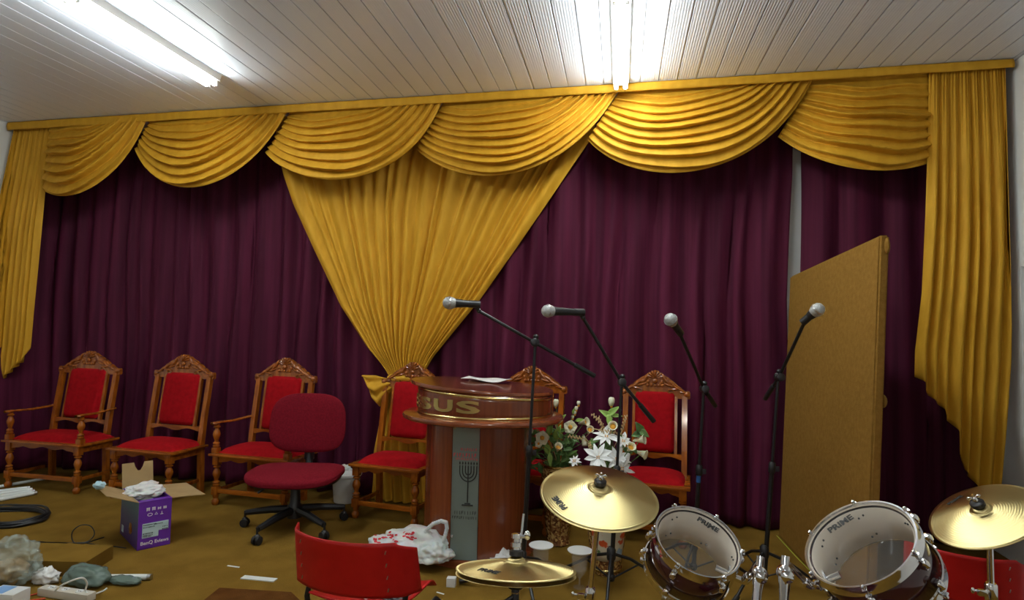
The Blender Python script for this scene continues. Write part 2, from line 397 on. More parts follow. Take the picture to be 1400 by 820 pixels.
# ------------------------------------------------------------------ yellow drapery
def hold(p, y, lim=.06):
    q = P(*p, y)
    if q.x < XL + lim: d = ray(*p); q = CAM + d * ((XL + lim) / d.x)
    if q.x > XR - lim: q.x = XR - lim
    return q
def side_drape(label, T0, T1, Ledge, Redge, hem, y, n, seed):
    wf = warp(n, seed, .7, 1.3)
    us = sorted(((hx - poly(Ledge, hy, 1)) / (poly(Redge, hy, 1) - poly(Ledge, hy, 1)), hy) for hx, hy in hem)
    def fn(u, v):
        top = lerp(T0[1], T1[1], u); bot = poly(us, u) ; py = lerp(top, bot, v)
        px = lerp(poly(Ledge, py, 1), poly(Redge, py, 1), u)
        i, w, a = wf(u + .006 * sin(7 * v + seed))
        s = (.5 - .5 * cos(2 * pi * w)) ** .7
        fine = .010 * sin(u * n * 3.3 * 2 * pi) * max(0, 1 - v * 3.5)
        q = hold((px, py), y)
        q.y -= a * s * (.02 + .055 * min(1, v * 2.2)) + fine
        q.x = min(XR - .01, max(XL + .012, q.x)); return q
    o = MB().grid(fn, n * 16, 70).obj('side_drape', M['yellow'], solid=.003, angle=180)
    return tag(settle(o), label, 'drape', 'yellow side drapes')
side_drape('long yellow side drape against the left wall, with slanting hem', (22, 169), (74, 172),
    [(22, 168), (0, 290), (-14, 400), (-26, 560)], [(74, 172), (62, 262), (52, 370), (43, 470), (38, 500), (30, 560)],
    [(-26, 556), (-10, 530), (4, 520), (20, 506), (36, 492), (42, 476)], 4.66, 8, 5)
side_drape('long yellow side drape beside right wall, with stepped wavy hem', (1270, 95), (1378, 88),
    [(1270, 97), (1268, 200), (1265, 300), (1260, 400), (1251, 480), (1250, 520), (1250, 700)],
    [(1378, 83), (1384, 200), (1387, 350), (1383, 500), (1375, 600), (1368, 670), (1366, 720)],
    [(1250, 515), (1262, 522), (1268, 540), (1288, 558), (1292, 572), (1306, 587), (1308, 615), (1313, 622), (1315, 640), (1330, 660), (1345, 682), (1367, 700)], 4.64, 8, 9)

def bez(p, t):
    a = 1 - t; return [a ** 3 * p[0][k] + 3 * a * a * t * p[1][k] + 3 * a * t * t * p[2][k] + t ** 3 * p[3][k] for k in (0, 1)]
SW = [  # L0 L1 R0 R1 P1 P2
 ('first swag from the left, beside the left side drape', (73, 172), (64, 262), (150, 168), (208, 163), (96, 279), (168, 283)),
 ('second swag from the left, above the two leftmost carved chairs', (208, 163), (187, 207), (318, 157), (398, 151), (230, 287), (340, 282)),
 ('third swag from the left, over left half of the tied drape', (398, 151), (364, 210), (520, 143), (608, 136), (420, 268), (560, 275)),
 ('fourth swag from the left, left of the middle ceiling lamp end', (608, 136), (568, 203), (760, 127), (848, 121), (630, 264), (768, 270)),
 ('brightest yellow swag, right of the middle ceiling lamp end', (848, 121), (803, 190), (1010, 112), (1113, 105), (868, 268), (1040, 262)),
 ('last swag on the right, beside right side drape', (1113, 105), (1065, 185), (1270, 97), (1272, 222), (1130, 243), (1215, 245))]
for k, (lab, L0, L1, R0, R1, P1, P2) in enumerate(SW):
    nf = (8, 8, 9, 9, 9, 8)[k]; rr = random.Random(k + 40); phs = [rr.uniform(-.25, .25) for _ in range(30)]
    side = k == 5
    def fn(s, t, L0=L0, L1=L1, R0=R0, R1=R1, P1=P1, P2=P2, phs=phs, k=k, side=side):
        A0 = (L0[0], L0[1]); B0 = (R0[0], R0[1])
        tt = t ** .9
        p0 = [lerp(A0[j], L1[j], t) for j in (0, 1)]; p3 = [lerp(B0[j], R1[j], tt) for j in (0, 1)]
        q1 = [lerp(lerp(A0[j], B0[j], .33), P1[j], tt) for j in (0, 1)]; q2 = [lerp(lerp(A0[j], B0[j], .67), P2[j], tt) for j in (0, 1)]
        # folds: phase runs down the cloth and is irregular
        ph = t * nf + .35 * sin(3.1 * t + phs[0] * 9) + .18 * sin(9 * s + phs[1] * 20 + 5 * t) * s * (1 - s) * 4
        w = ph % 1.0
        prof = (w ** .75) if w < .72 else (1 - (w - .72) / .28) ** 1.2 * 1.0
        e = .45 + .55 * sin(pi * min(1, max(0, s))) ** .7
        flat = min(1, .25 + t * 2.2) * (1 if t < .985 else .3)
        px, py = bez((p0, q1, q2, p3), s)
        py += (prof - .5) * 3.2 * flat * sin(pi * s) ** .5 if 0 < s < 1 else 0
        d = (.066 + .02 * sin(ph * 2.3 + k)) * prof * e * flat * (1.5 if k in (0, 5) else 1.1) + .10 * sin(pi * s) ** 1.0 * sin(pi * min(1, t * .75)) + (.03 * s)
        y = 4.70 - .012 * (5 - k) - d
        q = P(px, py, 4.66); q.y = y
        return q
    o = MB().grid(fn, 56, nf * 14).obj('curtain_swag', M['yellow'], solid=.003, angle=180)
    tag(settle(o), 'draped yellow ' + lab, 'swag', 'yellow swags under the pelmet band')
# pelmet band
a, b = P(22, 166, 4.6), P(1378, 82, 4.6)
def band(u, v):
    z = lerp(ZC - .004, lerp(P(22, 178, 4.6).z, P(1378, 94, 4.6).z, u), v)
    return Vector((lerp(XL + .03, XR - .03, u), 4.585 - .006 * sin(v * pi) - .003 * sin(u * 90) * v - .002 * sin(u * 231 + 5 * v), z))
tag(settle(MB().grid(band, 400, 6).obj('curtain_pelmet', M['yellow'], solid=.012, angle=180)), 'flat yellow pelmet band running along the ceiling above the swags', 'pelmet')

# tied drape in the middle
td = thing('tied_drape', 'yellow pleated drape gathered into a tie behind the fourth carved chair', 'drape')
LE = [(372, 130), (380, 200), (388, 238), (402, 280), (430, 342), (466, 418), (502, 474), (524, 500), (534, 516)]
RE = [(826, 130), (808, 190), (790, 216), (752, 272), (704, 342), (656, 410), (618, 456), (592, 488), (576, 516)]
NF = 22; wf = warp(NF, 77, .4, 1.6)
def fn(u, v):
    py = lerp(150, 516, v); l = poly(LE, py, 1); r = poly(RE, py, 1)
    i, w, a = wf(min(1, max(0, u + .010 * sin(5 * v + 14 * u) * (1 - v)))); s = (.5 - .5 * cos(2 * pi * w)) ** .75
    q = P(lerp(l, r, u), py, 4.88)
    q.y -= a * s * lerp(.070, .032, v) + .04 * sin(pi * u) * v
    return q
MB().grid(fn, NF * 14, 60).obj('gathered_panel', M['yellow'], td, solid=.003, angle=180)
def fn2(u, v):
    py = lerp(514, 692, v); l = poly([(534, 514), (524, 560), (512, 620), (508, 700)], py, 1); r = poly([(578, 514), (590, 560), (598, 620), (600, 700)], py, 1)
    i, w, a = wf(u); s = (.5 - .5 * cos(2 * pi * ((u * 7 + .3 * sin(4 * v)) % 1))) ** .8
    q = P(lerp(l, r, u), py, 4.88); q.y -= .05 * s * (.5 + .5 * v) + .02 * sin(pi * u); q.z = max(.01, q.z); return q
MB().grid(fn2, 130, 40).obj('hanging_tail', M['yellow'], td, solid=.003, angle=180)
def fn3(u, v):   # bow loop sticking out to the left of the tie
    top = poly([(496, 513), (515, 513), (540, 520)], lerp(496, 538, u)); bot = poly([(496, 516), (505, 545), (515, 556), (528, 540), (538, 530)], lerp(496, 538, u))
    px = lerp(496, 538, u); px += (v - .3) * 10 * (1 - u) * (1 if v > .3 else 0); py = lerp(top, bot, v)
    q = P(px, py, 4.80); q.y -= .05 * sin(pi * u) * sin(pi * v) + .02 * sin(v * 15 + u * 3) * (1 - u * .5); return q
MB().grid(fn3, 30, 40).obj('bow_loop', M['yellow'], td, solid=.006, angle=180)
c0 = P(555, 517, 4.83)
MB().tube([c0 + Vector((.145 * cos(a), .07 * sin(a) + .02, .006 * sin(3 * a))) for a in [2 * pi * k / 40 for k in range(40)]], .03, 12, closed=True).obj('tie_band', M['yellow'], td)
rebase(td, (c0.x, 4.85, 0))

# ------------------------------------------------------------------ carved wooden chairs
def turned(z0, z1, r):   # turned leg profile with blocks left square elsewhere
    H = z1 - z0; pr = [(.75, 0), (1, .04), (1.05, .10), (.7, .14), (1.05, .18), (1.0, .22), (.6, .26), (.55, .30), (.8, .40), (1.1, .52), (1.15, .60), (.9, .72), (.6, .80), (.6, .83), (1.05, .87), (1.05, .91), (.65, .94), (.8, 1)]
    return [(r * a, z0 + H * b) for a, b in pr]
def carved_chair(label, loc, rz, ws=.62, wr=.58, arms=False):
    t = thing('carved_chair', label, 'chair', loc, rz, 'carved wooden chairs with red velvet')
    hs = ws / 2; fy = -.20; by = .13; pr = .027
    for s in (-1, 1):
        x = s * (hs - .045)
        mb = MB(); mb.lathe([(.020, 0), (.029, .015), (.030, .035), (.018, .055), (.024, .07), (.024, .085)], (x, fy, 0))
        mb.box((x, fy, .117), (.052, .052, .066), bev=.004)
        mb.lathe(turned(.15, .33, .027), (x, fy, 0)); mb.box((x, fy, .365), (.052, .052, .08), bev=.004)
        mb.obj('front_leg', M['wood'], t)
        xb = s * (wr / 2 - .028)
        prof = [(0, .02), (.42, -.0), (.60, .02), (1.02, .115)]
        pts = [(by + .045, 0), (by + .025, .42), (by + .042, .60), (by + .10, 1.01), (by + .06, 1.01), (by + .0, .60), (by - .02, .42), (by, 0)]
        mb = MB(); mb.prism(pts, xb - .02, xb + .02, 'yz'); mb.obj('back_post', M['wood'], t, smooth=False)
        mb = MB().box((x * .985, (fy + by) / 2, .115), (.022, by - fy - .02, .03), bev=.003); mb.obj('side_stretcher', M['wood'], t)
    MB().box((0, fy, .117), (ws - .10, .024, .036), bev=.003).obj('front_stretcher', M['wood_x'], t)
    # seat frame with arched apron
    ap = [(-hs + .05, .40), (hs - .05, .40), (hs - .05, .345)] + [(lerp(hs - .07, -hs + .07, k / 16), .345 + .022 * sin(pi * k / 16) ** .6 - (.010 * cos(6 * pi * k / 16) if 2 < k < 14 else 0)) for k in range(17)] + [(-hs + .05, .345)]
    mb = MB(); mb.prism(ap, fy - .012, fy + .012, 'xz')
    for s in (-1, 1): mb.box((s * (hs - .045), (fy + by) / 2, .372), (.024, by - fy, .056))
    mb.box((0, by, .372), (wr - .06, .024, .056))
    mb.box((0, (fy + by) / 2 - .005, .410), (ws + .012, by - fy + .085, .020), bev=.007)
    mb.obj('seat_frame', M['wood_x'], t)
    def cush(w, d, h, cx, cy, z0, nu=24, nv=18, e=.5):
        mb = MB()
        def f(u, v):
            a = 2 * u - 1; b = 2 * v - 1; k = (1 - abs(a) ** 3.2) * (1 - abs(b) ** 3.2)
            return Vector((cx + w / 2 * a * (1 - .04 * b * b), cy + d / 2 * b * (1 - .04 * a * a), z0 + h * max(0, k) ** e))
        mb.grid(f, nu, nv); mb.box((cx, cy, z0 - .004), (w * .96, d * .96, .012)); return mb
    cush(ws - .06, .37, .062, 0, fy + .185, .420).obj('seat_cushion', M['red'], t)
    # back: lower rail, inner stiles, padded back
    tilt = math.atan2(.08, .41)
    def bk(z): return by + .020 + (z - .60) * .145
    mb = MB(); pts = [(-wr / 2 + .03, .575), (wr / 2 - .03, .575)] + [(lerp(wr / 2 - .03, -wr / 2 + .03, k / 14), .530 - .012 * cos(4 * pi * k / 14) + .012) for k in range(15)]
    mb.prism(pts, bk(.55) - .013, bk(.55) + .013, 'xz'); mb.obj('lower_back_rail', M['wood_x'], t)
    cw = wr * .60
    RT = Matrix.Rotation(-math.atan(.195), 3, 'X')
    for s in (-1, 1):
        x = s * (cw / 2 + .008)
        pts = [(bk(.56) - .014, .56), (bk(.56) + .014, .56), (bk(1.0) + .014, 1.0), (bk(1.0) - .014, 1.0)]
        MB().prism(pts, x - .011, x + .011, 'yz').obj('inner_stile', M['wood'], t, smooth=False)
    mb = MB(); z0, z1 = .580, 1.035
    def f(u, v):
        a = 2 * u - 1; b = 2 * v - 1
        # rounded-rectangle outline with a domed face
        rr = .16; aa = a; bb = b
        cx = max(0, abs(a) - (1 - rr * 1.6)) / (rr * 1.6); cz = max(0, abs(b) - (1 - rr)) / rr
        if cx > 0 and cz > 0:
            m_ = max(cx, cz) / math.hypot(cx, cz) if max(cx, cz) > 0 else 1
            aa = math.copysign((1 - rr * 1.6) + rr * 1.6 * cx * m_, a); bb = math.copysign((1 - rr) + rr * cz * m_, b)
        k = max(0, (1 - abs(a) ** 4) * (1 - abs(b) ** 4)) ** .45
        z = lerp(z0, z1, (bb + 1) / 2); return Vector((cw / 2 * aa, bk(z) - .012 - .038 * k, z))
    mb.grid(f, 22, 28)
    mb.grid(lambda u, v: f(u, v) + Vector((0, .0 if min(u, v, 1 - u, 1 - v) < .001 else .05 * 0 + (bk(.8) - .0) * 0 + .012 + .038 * max(0, (1 - abs(2 * u - 1) ** 4) * (1 - abs(2 * v - 1) ** 4)) ** .45, 0)), 22, 28)
    mb.obj('back_cushion', M['red'], t)
    # crest rail
    hw = wr / 2 + .008; zb = .985
    half = [(1, .0), (1.02, .012), (1.02, .045), (1, .058), (.93, .062), (.88, .058), (.80, .072), (.72, .092), (.66, .098), (.60, .118), (.52, .132), (.46, .142), (.40, .156), (.32, .166), (.27, .176), (.20, .192), (.13, .198), (.08, .208), (0, .212)]
    up = [(hw * a, zb + b) for a, b in half] + [(-hw * a, zb + b) for a, b in half[::-1][1:]]
    yb = bk(1.03)
    mb = MB(); mb.prism(up, yb - .016, yb + .018, 'xz')
    mb.obj('crest_rail', M['carved'], t, smooth=False)
    mb = MB(); y = yb - .018
    def leaf(x, z, l, w, a, d=.013):
        for s in (-1, 1):
            R_ = Matrix.Rotation(-a * s if s > 0 else a, 3, 'Y')
            mb.ell((s * x, y, zb + z), (l, d, w), Matrix.Rotation(-s * a, 3, 'Y'), 10, 6)
    for k in range(-3, 4):      # centre shell
        a = k * radians(24); mb.ell((.030 * sin(a) * 1.3, y - .003, zb + .150 + .034 * cos(a)), (.0095, .014, .031), Matrix.Rotation(a, 3, 'Y'), 8, 6)
    mb.ell((0, y - .006, zb + .128), (.022, .016, .020)); 
    for x in (-.055, -.028, 0, .028, .055): mb.ell((x, y - .002, zb + .094), (.013, .012, .013), None, 8, 6)
    q = hw / .29
    leaf(.080 * q, .150, .046, .014, -1.0); leaf(.098 * q, .128, .048, .013, -.75); leaf(.125 * q, .122, .050, .012, -.45)
    leaf(.118 * q, .098, .040, .011, -.3); leaf(.160 * q, .100, .042, .012, -.75); leaf(.180 * q, .085, .044, .010, -.4)
    leaf(.160 * q, .070, .050, .009, .12); leaf(.215 * q, .068, .036, .011, -.5); leaf(.235 * q, .050, .04, .008, -.15)
    for s in (-1, 1):
        mb.ell((s * (hw - .020), y - .002, zb + .034), (.022, .014, .020)); mb.ell((s * .058 * q, y, zb + .12), (.013, .013, .018))
        mb.tube([(s * (.13 * q + .028 * cos(a) * (1 - a / 9)), y - .006, zb + .05 + .02 * sin(a) * (1 - a / 9)) for a in [k * .45 for k in range(14)]], .005, 6)
    mb.obj('carving', M['carved'], t)
    if arms:
        for s in (-1, 1):
            x = s * (hs - .03); xb = s * (wr / 2 - .0)
            mb = MB(); mb.box((x, fy, .442), (.05, .05, .045), bev=.004); mb.lathe(turned(.462, .655, .026), (x, fy, 0)); mb.obj('arm_post', M['wood'], t)
            mb = MB()
            c = [(x, fy - .055, .664), (x, fy, .668), (lerp(x, xb, .45), (fy + by) / 2, .662), (xb, by + .05, .678)]
            def f(u, v):
                k = u * 3; i = min(2, int(k)); w = k - i; p = Vector(c[i]).lerp(Vector(c[i + 1]), w)
                hwid = lerp(.036, .020, min(1, u * 1.6)) * (.4 + .6 * min(1, u / .08)) ; a = 2 * pi * v
                return p + Vector((hwid * cos(a), 0, .0115 * sin(a)))
            mb.grid(f, 24, 14); mb.obj('armrest', M['carved'], t)
    return t
carved_chair('carved armchair with red velvet seat, leftmost chair in the row', (-5.08, 4.52, 0), radians(0), .82, .66, True)
carved_chair('armless carved chair with red velvet back, behind the purple carton', (-4.04, 4.50, 0), radians(-3), .655, .62)
carved_chair('carved armchair with red velvet, standing behind the wine swivel chair', (-3.06, 4.56, 0), radians(-3), .74, .585, True)
carved_chair('armless carved red velvet chair before the tied yellow drape, left of the lectern', (-1.88, 4.56, 0), radians(-6), .60, .56)
carved_chair('carved chair with red velvet back, mostly hidden behind right side of the lectern', (-.88, 4.62, 0), radians(-6), .58, .56)
carved_chair('carved chair with red velvet, rightmost in the row, behind the white flowers', (.10, 4.62, 0), radians(-4), .52, .50)

# ------------------------------------------------------------------ swivel office chair
def swivel_chair(loc, rz, k=1.0):
    t = thing('swivel_chair', 'wine fabric swivel chair on black five star base with castors', 'office chair', loc, rz)
    t.scale = (k, k, k)
    for i in range(5):
        a = radians(90 + 72 * i + 14); d = Vector((cos(a), sin(a), 0)); R_ = Matrix.Rotation(a, 3, 'Z')
        mb = MB(); mb.tube([d * .03 + Vector((0, 0, .118)), d * .15 + Vector((0, 0, .112)), d * .31 + Vector((0, 0, .088))], [.026, .023, .017], 8)
        lg = mb.obj('base_arm', M['black'], t)
        mb = MB(); p = d * .315; nrm = Vector((-d.y, d.x, 0))
        for s in (-1, 1): mb.lathe([(.012, -.009), (.024, -.008), (.026, 0), (.024, .008), (.012, .009)], p + nrm * .014 * s + Vector((0, 0, .026)), nrm, 16)
        mb.ell(p + Vector((0, 0, .040)), (.02, .02, .022)); mb.tube([p + Vector((0, 0, .03)), p + Vector((0, 0, .10))], .007, 8)
        mb.obj('castor', M['black'], t)
    MB().lathe([(.045, .07), (.045, .14), (.031, .16), (.028, .27), (.020, .275), (.020, .30)], seg=20).obj('gas_column', M['black'], t)
    mb = MB(); mb.box((0, .02, .300), (.16, .22, .03), bev=.008); mb.tube([(.02, 0, .29), (-.14, -.06, .285), (-.20, -.09, .240)], .008, 8); mb.obj('tilt_lever', M['black'], t)
    def pad(name, w, d, h, fn_, mat, sub=0):
        mb = MB(); bm = bmesh.new(); bmesh.ops.create_uvsphere(bm, u_segments=48, v_segments=24, radius=1)
        for v in bm.verts:
            x, y, z = v.co; n = 3.2
            r = (abs(x) ** 2 + abs(y) ** 2) ** .5; m = (abs(x) ** n + abs(y) ** n) ** (1 / n) if r > 1e-6 else 1
            if r > 1e-6: x, y = x * r / m * (1.0), y * r / m
            zz = math.copysign(abs(z) ** .55, z)
            v.co = fn_(x * w / 2, y * d / 2, zz * h / 2)
        mb._add(bm); return mb.obj(name, mat, t)
    pad('seat', .575, .46, .080, lambda x, y, z: Vector((x, y, z + .335 + .10 * x * x - (.35 * y * y if y < 0 else 0) - (.0 if y > 0 else .02 * 0))), M['wine'])
    pad('seat_shell', .54, .43, .04, lambda x, y, z: Vector((x, y, z + .302 + .10 * x * x)), M['black'])
    pad('backrest', .50, .385, .062, lambda x, y, z: Vector((x * (1 - .15 * y), .235 + z - .7 * x * x * .6 + y * .12 + (.05 * sin(y * 12) * 0), y + .62)), M['wine'])
    pad('backrest_shell', .46, .34, .03, lambda x, y, z: Vector((x, .262 + z - .7 * x * x * .6 + y * .12, y + .62)), M['black'])
    mb = MB(); mb.tube([(0, .06, .300), (0, .22, .300), (0, .268, .35), (0, .285, .59)], [.022, .024, .024, .022], 8); mb.box((0, .268, .43), (.062, .03, .12), bev=.008); mb.obj('back_support', M['black'], t)
    return t
oc = G(402, 722); swivel_chair((oc.x, oc.y, 0), radians(14), 1.17)

# ------------------------------------------------------------------ red plastic chairs
def plastic_chair(label, loc, rz, w=.44, zt=.80):
    """faces local +Y (towards the stage); we look at the rear of its back"""
    t = thing('plastic_chair', label, 'chair', loc, rz, 'red plastic stacking chairs'); dz = zt - .80
    def back(u, v, off=0):
        a = 2 * u - 1; x = a * w / 2; wid = 1 - .05 * v * 0
        top = .80 - .022 * (1 - a * a) * 0 - .035 * max(0, abs(a) - .80) / .2 * (1 if a > 0 else .0) ; bot = .603
        z = lerp(top, bot, v)
        y = -.10 + .09 * abs(a) ** 2.2 - (1 - v) * .035
        if abs(a) > .86: y += (abs(a) - .86) * .30
        return Vector((x * (1 - .05 * (1 - v) * 0 + .03 * v), y + off, z + dz))
    MB().grid(back, 40, 14).obj('backrest', M['redplastic'], t, solid=.006, angle=60)
    mb = MB()
    for s, u in ((-1, .155), (1, .845)):
        for k in range(4):
            p = back(u, .16 + .23 * k); mb.box((p.x, p.y, p.z), (.0035, .014, .013), Matrix.Rotation(.25, 3, 'Y'), bev=.001)
    mb.obj('backrest_slots', M['white'] if False else M['brushed'], t)
    def seat(u, v):
        a = 2 * u - 1; b = v; x = a * .185 * (1 - .06 * b); y = lerp(-.01, .36, b)
        z = .450 + .018 * a * a + (.03 * (1 - b) ** 3) - .04 * max(0, b - .8) / .2 * max(0, b - .8) / .2
        return Vector((x, y, z + dz * .0))
    MB().grid(seat, 26, 22).obj('seat', M['redplastic'], t, solid=.006, angle=60)
    for s in (-1, 1):
        x = s * w * .405
        mb = MB()
        mb.tube([(x, .012, .72 + dz), (x, .022, .60 + dz), (x, .0, .48), (x, .02, .407), (x, .10, .400), (x, .30, .400), (x, .33, .38), (x * 1.05, .37, .0)], .0105, 10)
        mb.obj('side_frame', M['blackmetal'], t)
        mb = MB().tube([(x, .14, .40), (x, .08, .37), (x * 1.05, -.06, .0)], .0105, 10); mb.obj('rear_leg', M['blackmetal'], t)
    MB().tube([(-w * .405, .02, .403), (0, -.01, .410), (w * .405, .02, .403)], .0095, 10).obj('cross_bar', M['blackmetal'], t)
    return t
pc = P(489, 738, 1.98)
plastic_chair('red plastic chair facing the stage in the left foreground, papers on its seat', (pc.x - .055, 2.08, 0), radians(-4), .49, pc.z + .0)
pp = thing('crumpled_paper', 'crumpled white paper lying on the seat of the left red plastic chair', 'paper')
MB().blob((pc.x - .06, 2.20, .468), (.065, .05, .02), 3, .5, 3, flat=.458, sharp=True).obj('paper_ball', M['paper'], pp); rebase(pp, (pc.x - .06, 2.20, .457))
tg_ = MB().blob((pc.x + .06, 2.20, .470), (.055, .05, .012), 8, .3, 2, flat=.458).obj('dark_rag', M['darkfab'])
tag(settle(tg_), 'small dark cloth lying on left red plastic chair seat beside the paper', 'cloth')
pr_ = P(1336, 752, 2.75)
plastic_chair('red plastic chair at right edge behind the right cymbal', (pr_.x, 2.86, 0), radians(-20), .40, pr_.z - .02)

# ------------------------------------------------------------------ lectern
LC = G(650, 757); LX, LY = LC.x + .02, LC.y + .06
sc = .0  # placeholder
lec = thing('lectern', 'glossy mahogany round lectern with gold letters and gold rims', 'lectern', (LX, LY, 0))
def arc(r, a0, a1, n, ry=None): return [(r * sin(radians(lerp(a0, a1, k / n))), -(ry or r) * cos(radians(lerp(a0, a1, k / n)))) for k in range(n + 1)]
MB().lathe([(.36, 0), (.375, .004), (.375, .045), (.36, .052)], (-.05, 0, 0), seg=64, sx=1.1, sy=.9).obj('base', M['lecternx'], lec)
def curved_panel(a0, a1, z0, z1, r=.35, th=.02):
    o_ = [(x - .035, y) for x, y in arc(r, a0, a1, 24)]; i_ = [(x - .035, y) for x, y in arc(r - th, a0, a1, 24)]; return MB().prism(o_ + i_[::-1], z0, z1, 'xy')
curved_panel(-125, -13, .05, .885).obj('left_panel', M['lectern'], lec)
curved_panel(17, 125, .05, .885).obj('right_panel', M['lectern'], lec)
# glass insert with menorah print
g0 = Vector((.348 * sin(radians(-13)) - .035, -.348 * cos(radians(-13)), 0)); g1 = Vector((.338 * sin(radians(16.5)) - .035, -.338 * cos(radians(16.5)), 0))
gd = (g1 - g0); gw = gd.length; gx = gd.normalized(); gn = Vector((gx.y, -gx.x, 0))
gc = (g0 + g1) / 2
RG = Matrix((gx, -gn, Vector((0, 0, 1)))).transposed()
glass = MB().box(gc + Vector((0, 0, .470)) - gn * .012, (gw - .004, .008, .83), RG).obj('glass_insert', M['frost'], lec, smooth=False)
def gp(x, z, off=.002): return gc - gn * .012 + gn * (.004 + off) + gx * x + Vector((0, 0, z))
mb = MB(); cx = .018
for r in (.018, .036, .054):
    mb.tube([gp(cx + r * cos(a), .60 + r * 1.15 * sin(a)) for a in [pi + pi * k / 16 for k in range(17)]], .0035, 6)
    for s in (-1, 1): mb.tube([gp(cx + s * r, .60), gp(cx + s * r, .635)], .0035, 6)
mb.tube([gp(cx, .41), gp(cx, .635)], .004, 6)
for k in range(-3, 4): mb.ell(gp(cx + k * .018, .65), (.0045, .003, .009))
mb.prism([(-.035, .385), (.035, .385), (.022, .395), (.008, .41), (-.008, .41), (-.022, .395)], -.001, .001, 'xz') if False else None
mb.tube([gp(cx - .035, .392), gp(cx + .035, .392)], .005, 6); mb.tube([gp(cx - .018, .402), gp(cx + .018, .402)], .004, 6)
mb.obj('menorah_print', M['ink'], glass)
def strokes(name, z, h, x0, x1, n, mat, seed):
    r = random.Random(seed); mb = MB(); x = x0
    while x < x1:
        w = r.uniform(.35, .8) * h
        k = r.random()
        mb.box(gp(x, z), (h * .16, .001, h), RG)
        if k > .3: mb.box(gp(x + w * .35, z + (h * .42 if k > .6 else -h * .42)), (w * .7, .001, h * .16), RG)
        if k > .5: mb.box(gp(x + w * .3, z), (w * .5, .001, h * .16), RG)
        x += w + h * .25
    mb.obj(name, mat, glass, smooth=False)
strokes('upper_print', .735, .016, -.03, .075, 8, M['redink'], 1)
strokes('red_print', .700, .022, -.075, .075, 8, M['redink'], 2)
strokes('red_print', .676, .014, -.06, .075, 8, M['redink'], 3)
strokes('lower_print', .345, .020, -.06, .075, 8, M['ink'], 4)
strokes('lower_print', .315, .016, -.075, .075, 8, M['ink'], 5)
mb = MB()
for x, z in ((-gw / 2 + .014, .87), (-gw / 2 + .014, .20)): mb.lathe([(.008, 0), (.008, .008), (.004, .010)], gp(x, z, 0), gn, 12)
mb.obj('glass_screw', M['chrome'], glass)
# shelf, drum, top
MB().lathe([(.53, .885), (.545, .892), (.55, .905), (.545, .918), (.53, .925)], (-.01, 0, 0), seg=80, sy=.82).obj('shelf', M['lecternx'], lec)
DR = .455; DRY = .38
def ring_band(r, z0, z1, name, mat, tiltk=0):
    mb = MB()
    def f(u, v):
        a = 2 * pi * u; z = lerp(z0, z1, v); z2 = z - tiltk * (cos(a) + .2)
        return Vector((.005 + r * cos(a), DRY / DR * r * sin(a), z2 + 0))
    return mb.grid(f, 90, 2).obj(name, mat, lec, solid=.006, angle=60)
def dz(x): return -.055 * x     # the top slopes down towards the right
mb = MB(); mb.grid(lambda u, v: Vector((.005 + DR * cos(2 * pi * u), DRY * sin(2 * pi * u), lerp(.925, 1.085 + dz(DR * cos(2 * pi * u)), v))), 96, 4); mb.obj('upper_drum', M['lectern'], lec, solid=.01, angle=60)
mb = MB(); mb.grid(lambda u, v: Vector((.005 + (DR + .006) * cos(2 * pi * u), (DRY + .006) * sin(2 * pi * u), lerp(.927, .942, v))), 96, 1); mb.obj('gold_rim', M['gold'], lec, solid=.004, angle=60)
mb = MB(); mb.grid(lambda u, v: Vector((.005 + (DR + .006) * cos(2 * pi * u), (DRY + .006) * sin(2 * pi * u), lerp(1.062, 1.078, v) + dz(DR * cos(2 * pi * u)))), 96, 1); mb.obj('gold_rim', M['gold'], lec, solid=.004, angle=60)
mb = MB()
for k0, k1, r0, r1 in ((0, 1, 1, 1),):
    pass
prof = [(.0, 0), (.475, 0), (.488, .006), (.490, .016), (.485, .028), (.0, .028)]
rings = []
mb.grid(lambda u, v: Vector((lerp(-.02, -.02, 0) + prof[min(5, int(v * 5 + .5))][0] * cos(2 * pi * u), .80 * prof[min(5, int(v * 5 + .5))][0] * sin(2 * pi * u), 1.085 + prof[min(5, int(v * 5 + .5))][1] + dz(prof[min(5, int(v * 5 + .5))][0] * cos(2 * pi * u)))), 96, 5)
bmesh.ops.remove_doubles(mb.bm, verts=mb.bm.verts, dist=.0003)
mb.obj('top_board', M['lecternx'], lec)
# gold letters wrapped round the drum
for ch, an in zip('JESUS', (-90, -68, -45.5, -23, -1)):
    o = text_obj('gold_letter', ch, .128, M['goldletter'], lec, .006, .0042)
    xs = [v.co.x for v in o.data.vertices]; zs = [v.co.y for v in o.data.vertices]
    wl = max(xs) - min(xs); hl = max(zs) - min(zs); cxl = (max(xs) + min(xs)) / 2; czl = (max(zs) + min(zs)) / 2
    if ch == 'J': wl *= 1.2
    bm_ = bmesh.new(); bm_.from_mesh(o.data); bmesh.ops.subdivide_edges(bm_, edges=[e for e in bm_.edges if e.calc_length() > .02], cuts=3); bmesh.ops.triangulate(bm_, faces=bm_.faces[:]); bm_.to_mesh(o.data); bm_.free()
    for v in o.data.vertices:
        a = radians(an + (v.co.x - cxl) / wl * 19.0); r = 1 + (.006 + v.co.z) / DR
        v.co = Vector((.005 + DR * r * sin(a), -DRY * r * cos(a), 1.005 + (v.co.y - czl) / hl * .078))
tag(settle(MB().grid(lambda u, v: Vector((LX - .20 + u * .32 + .02 * sin(3 * v), LY + .10 + v * .2 , 1.127 + .012 * sin(7 * u + 3 * v) * .5 + (.014 * max(0, u - .85) / .15) - .055 * (u * .32 - .2))), 16, 8).obj('open_papers', M['paper'], solid=.004)), 'flat white papers lying on the lectern top', 'paper')

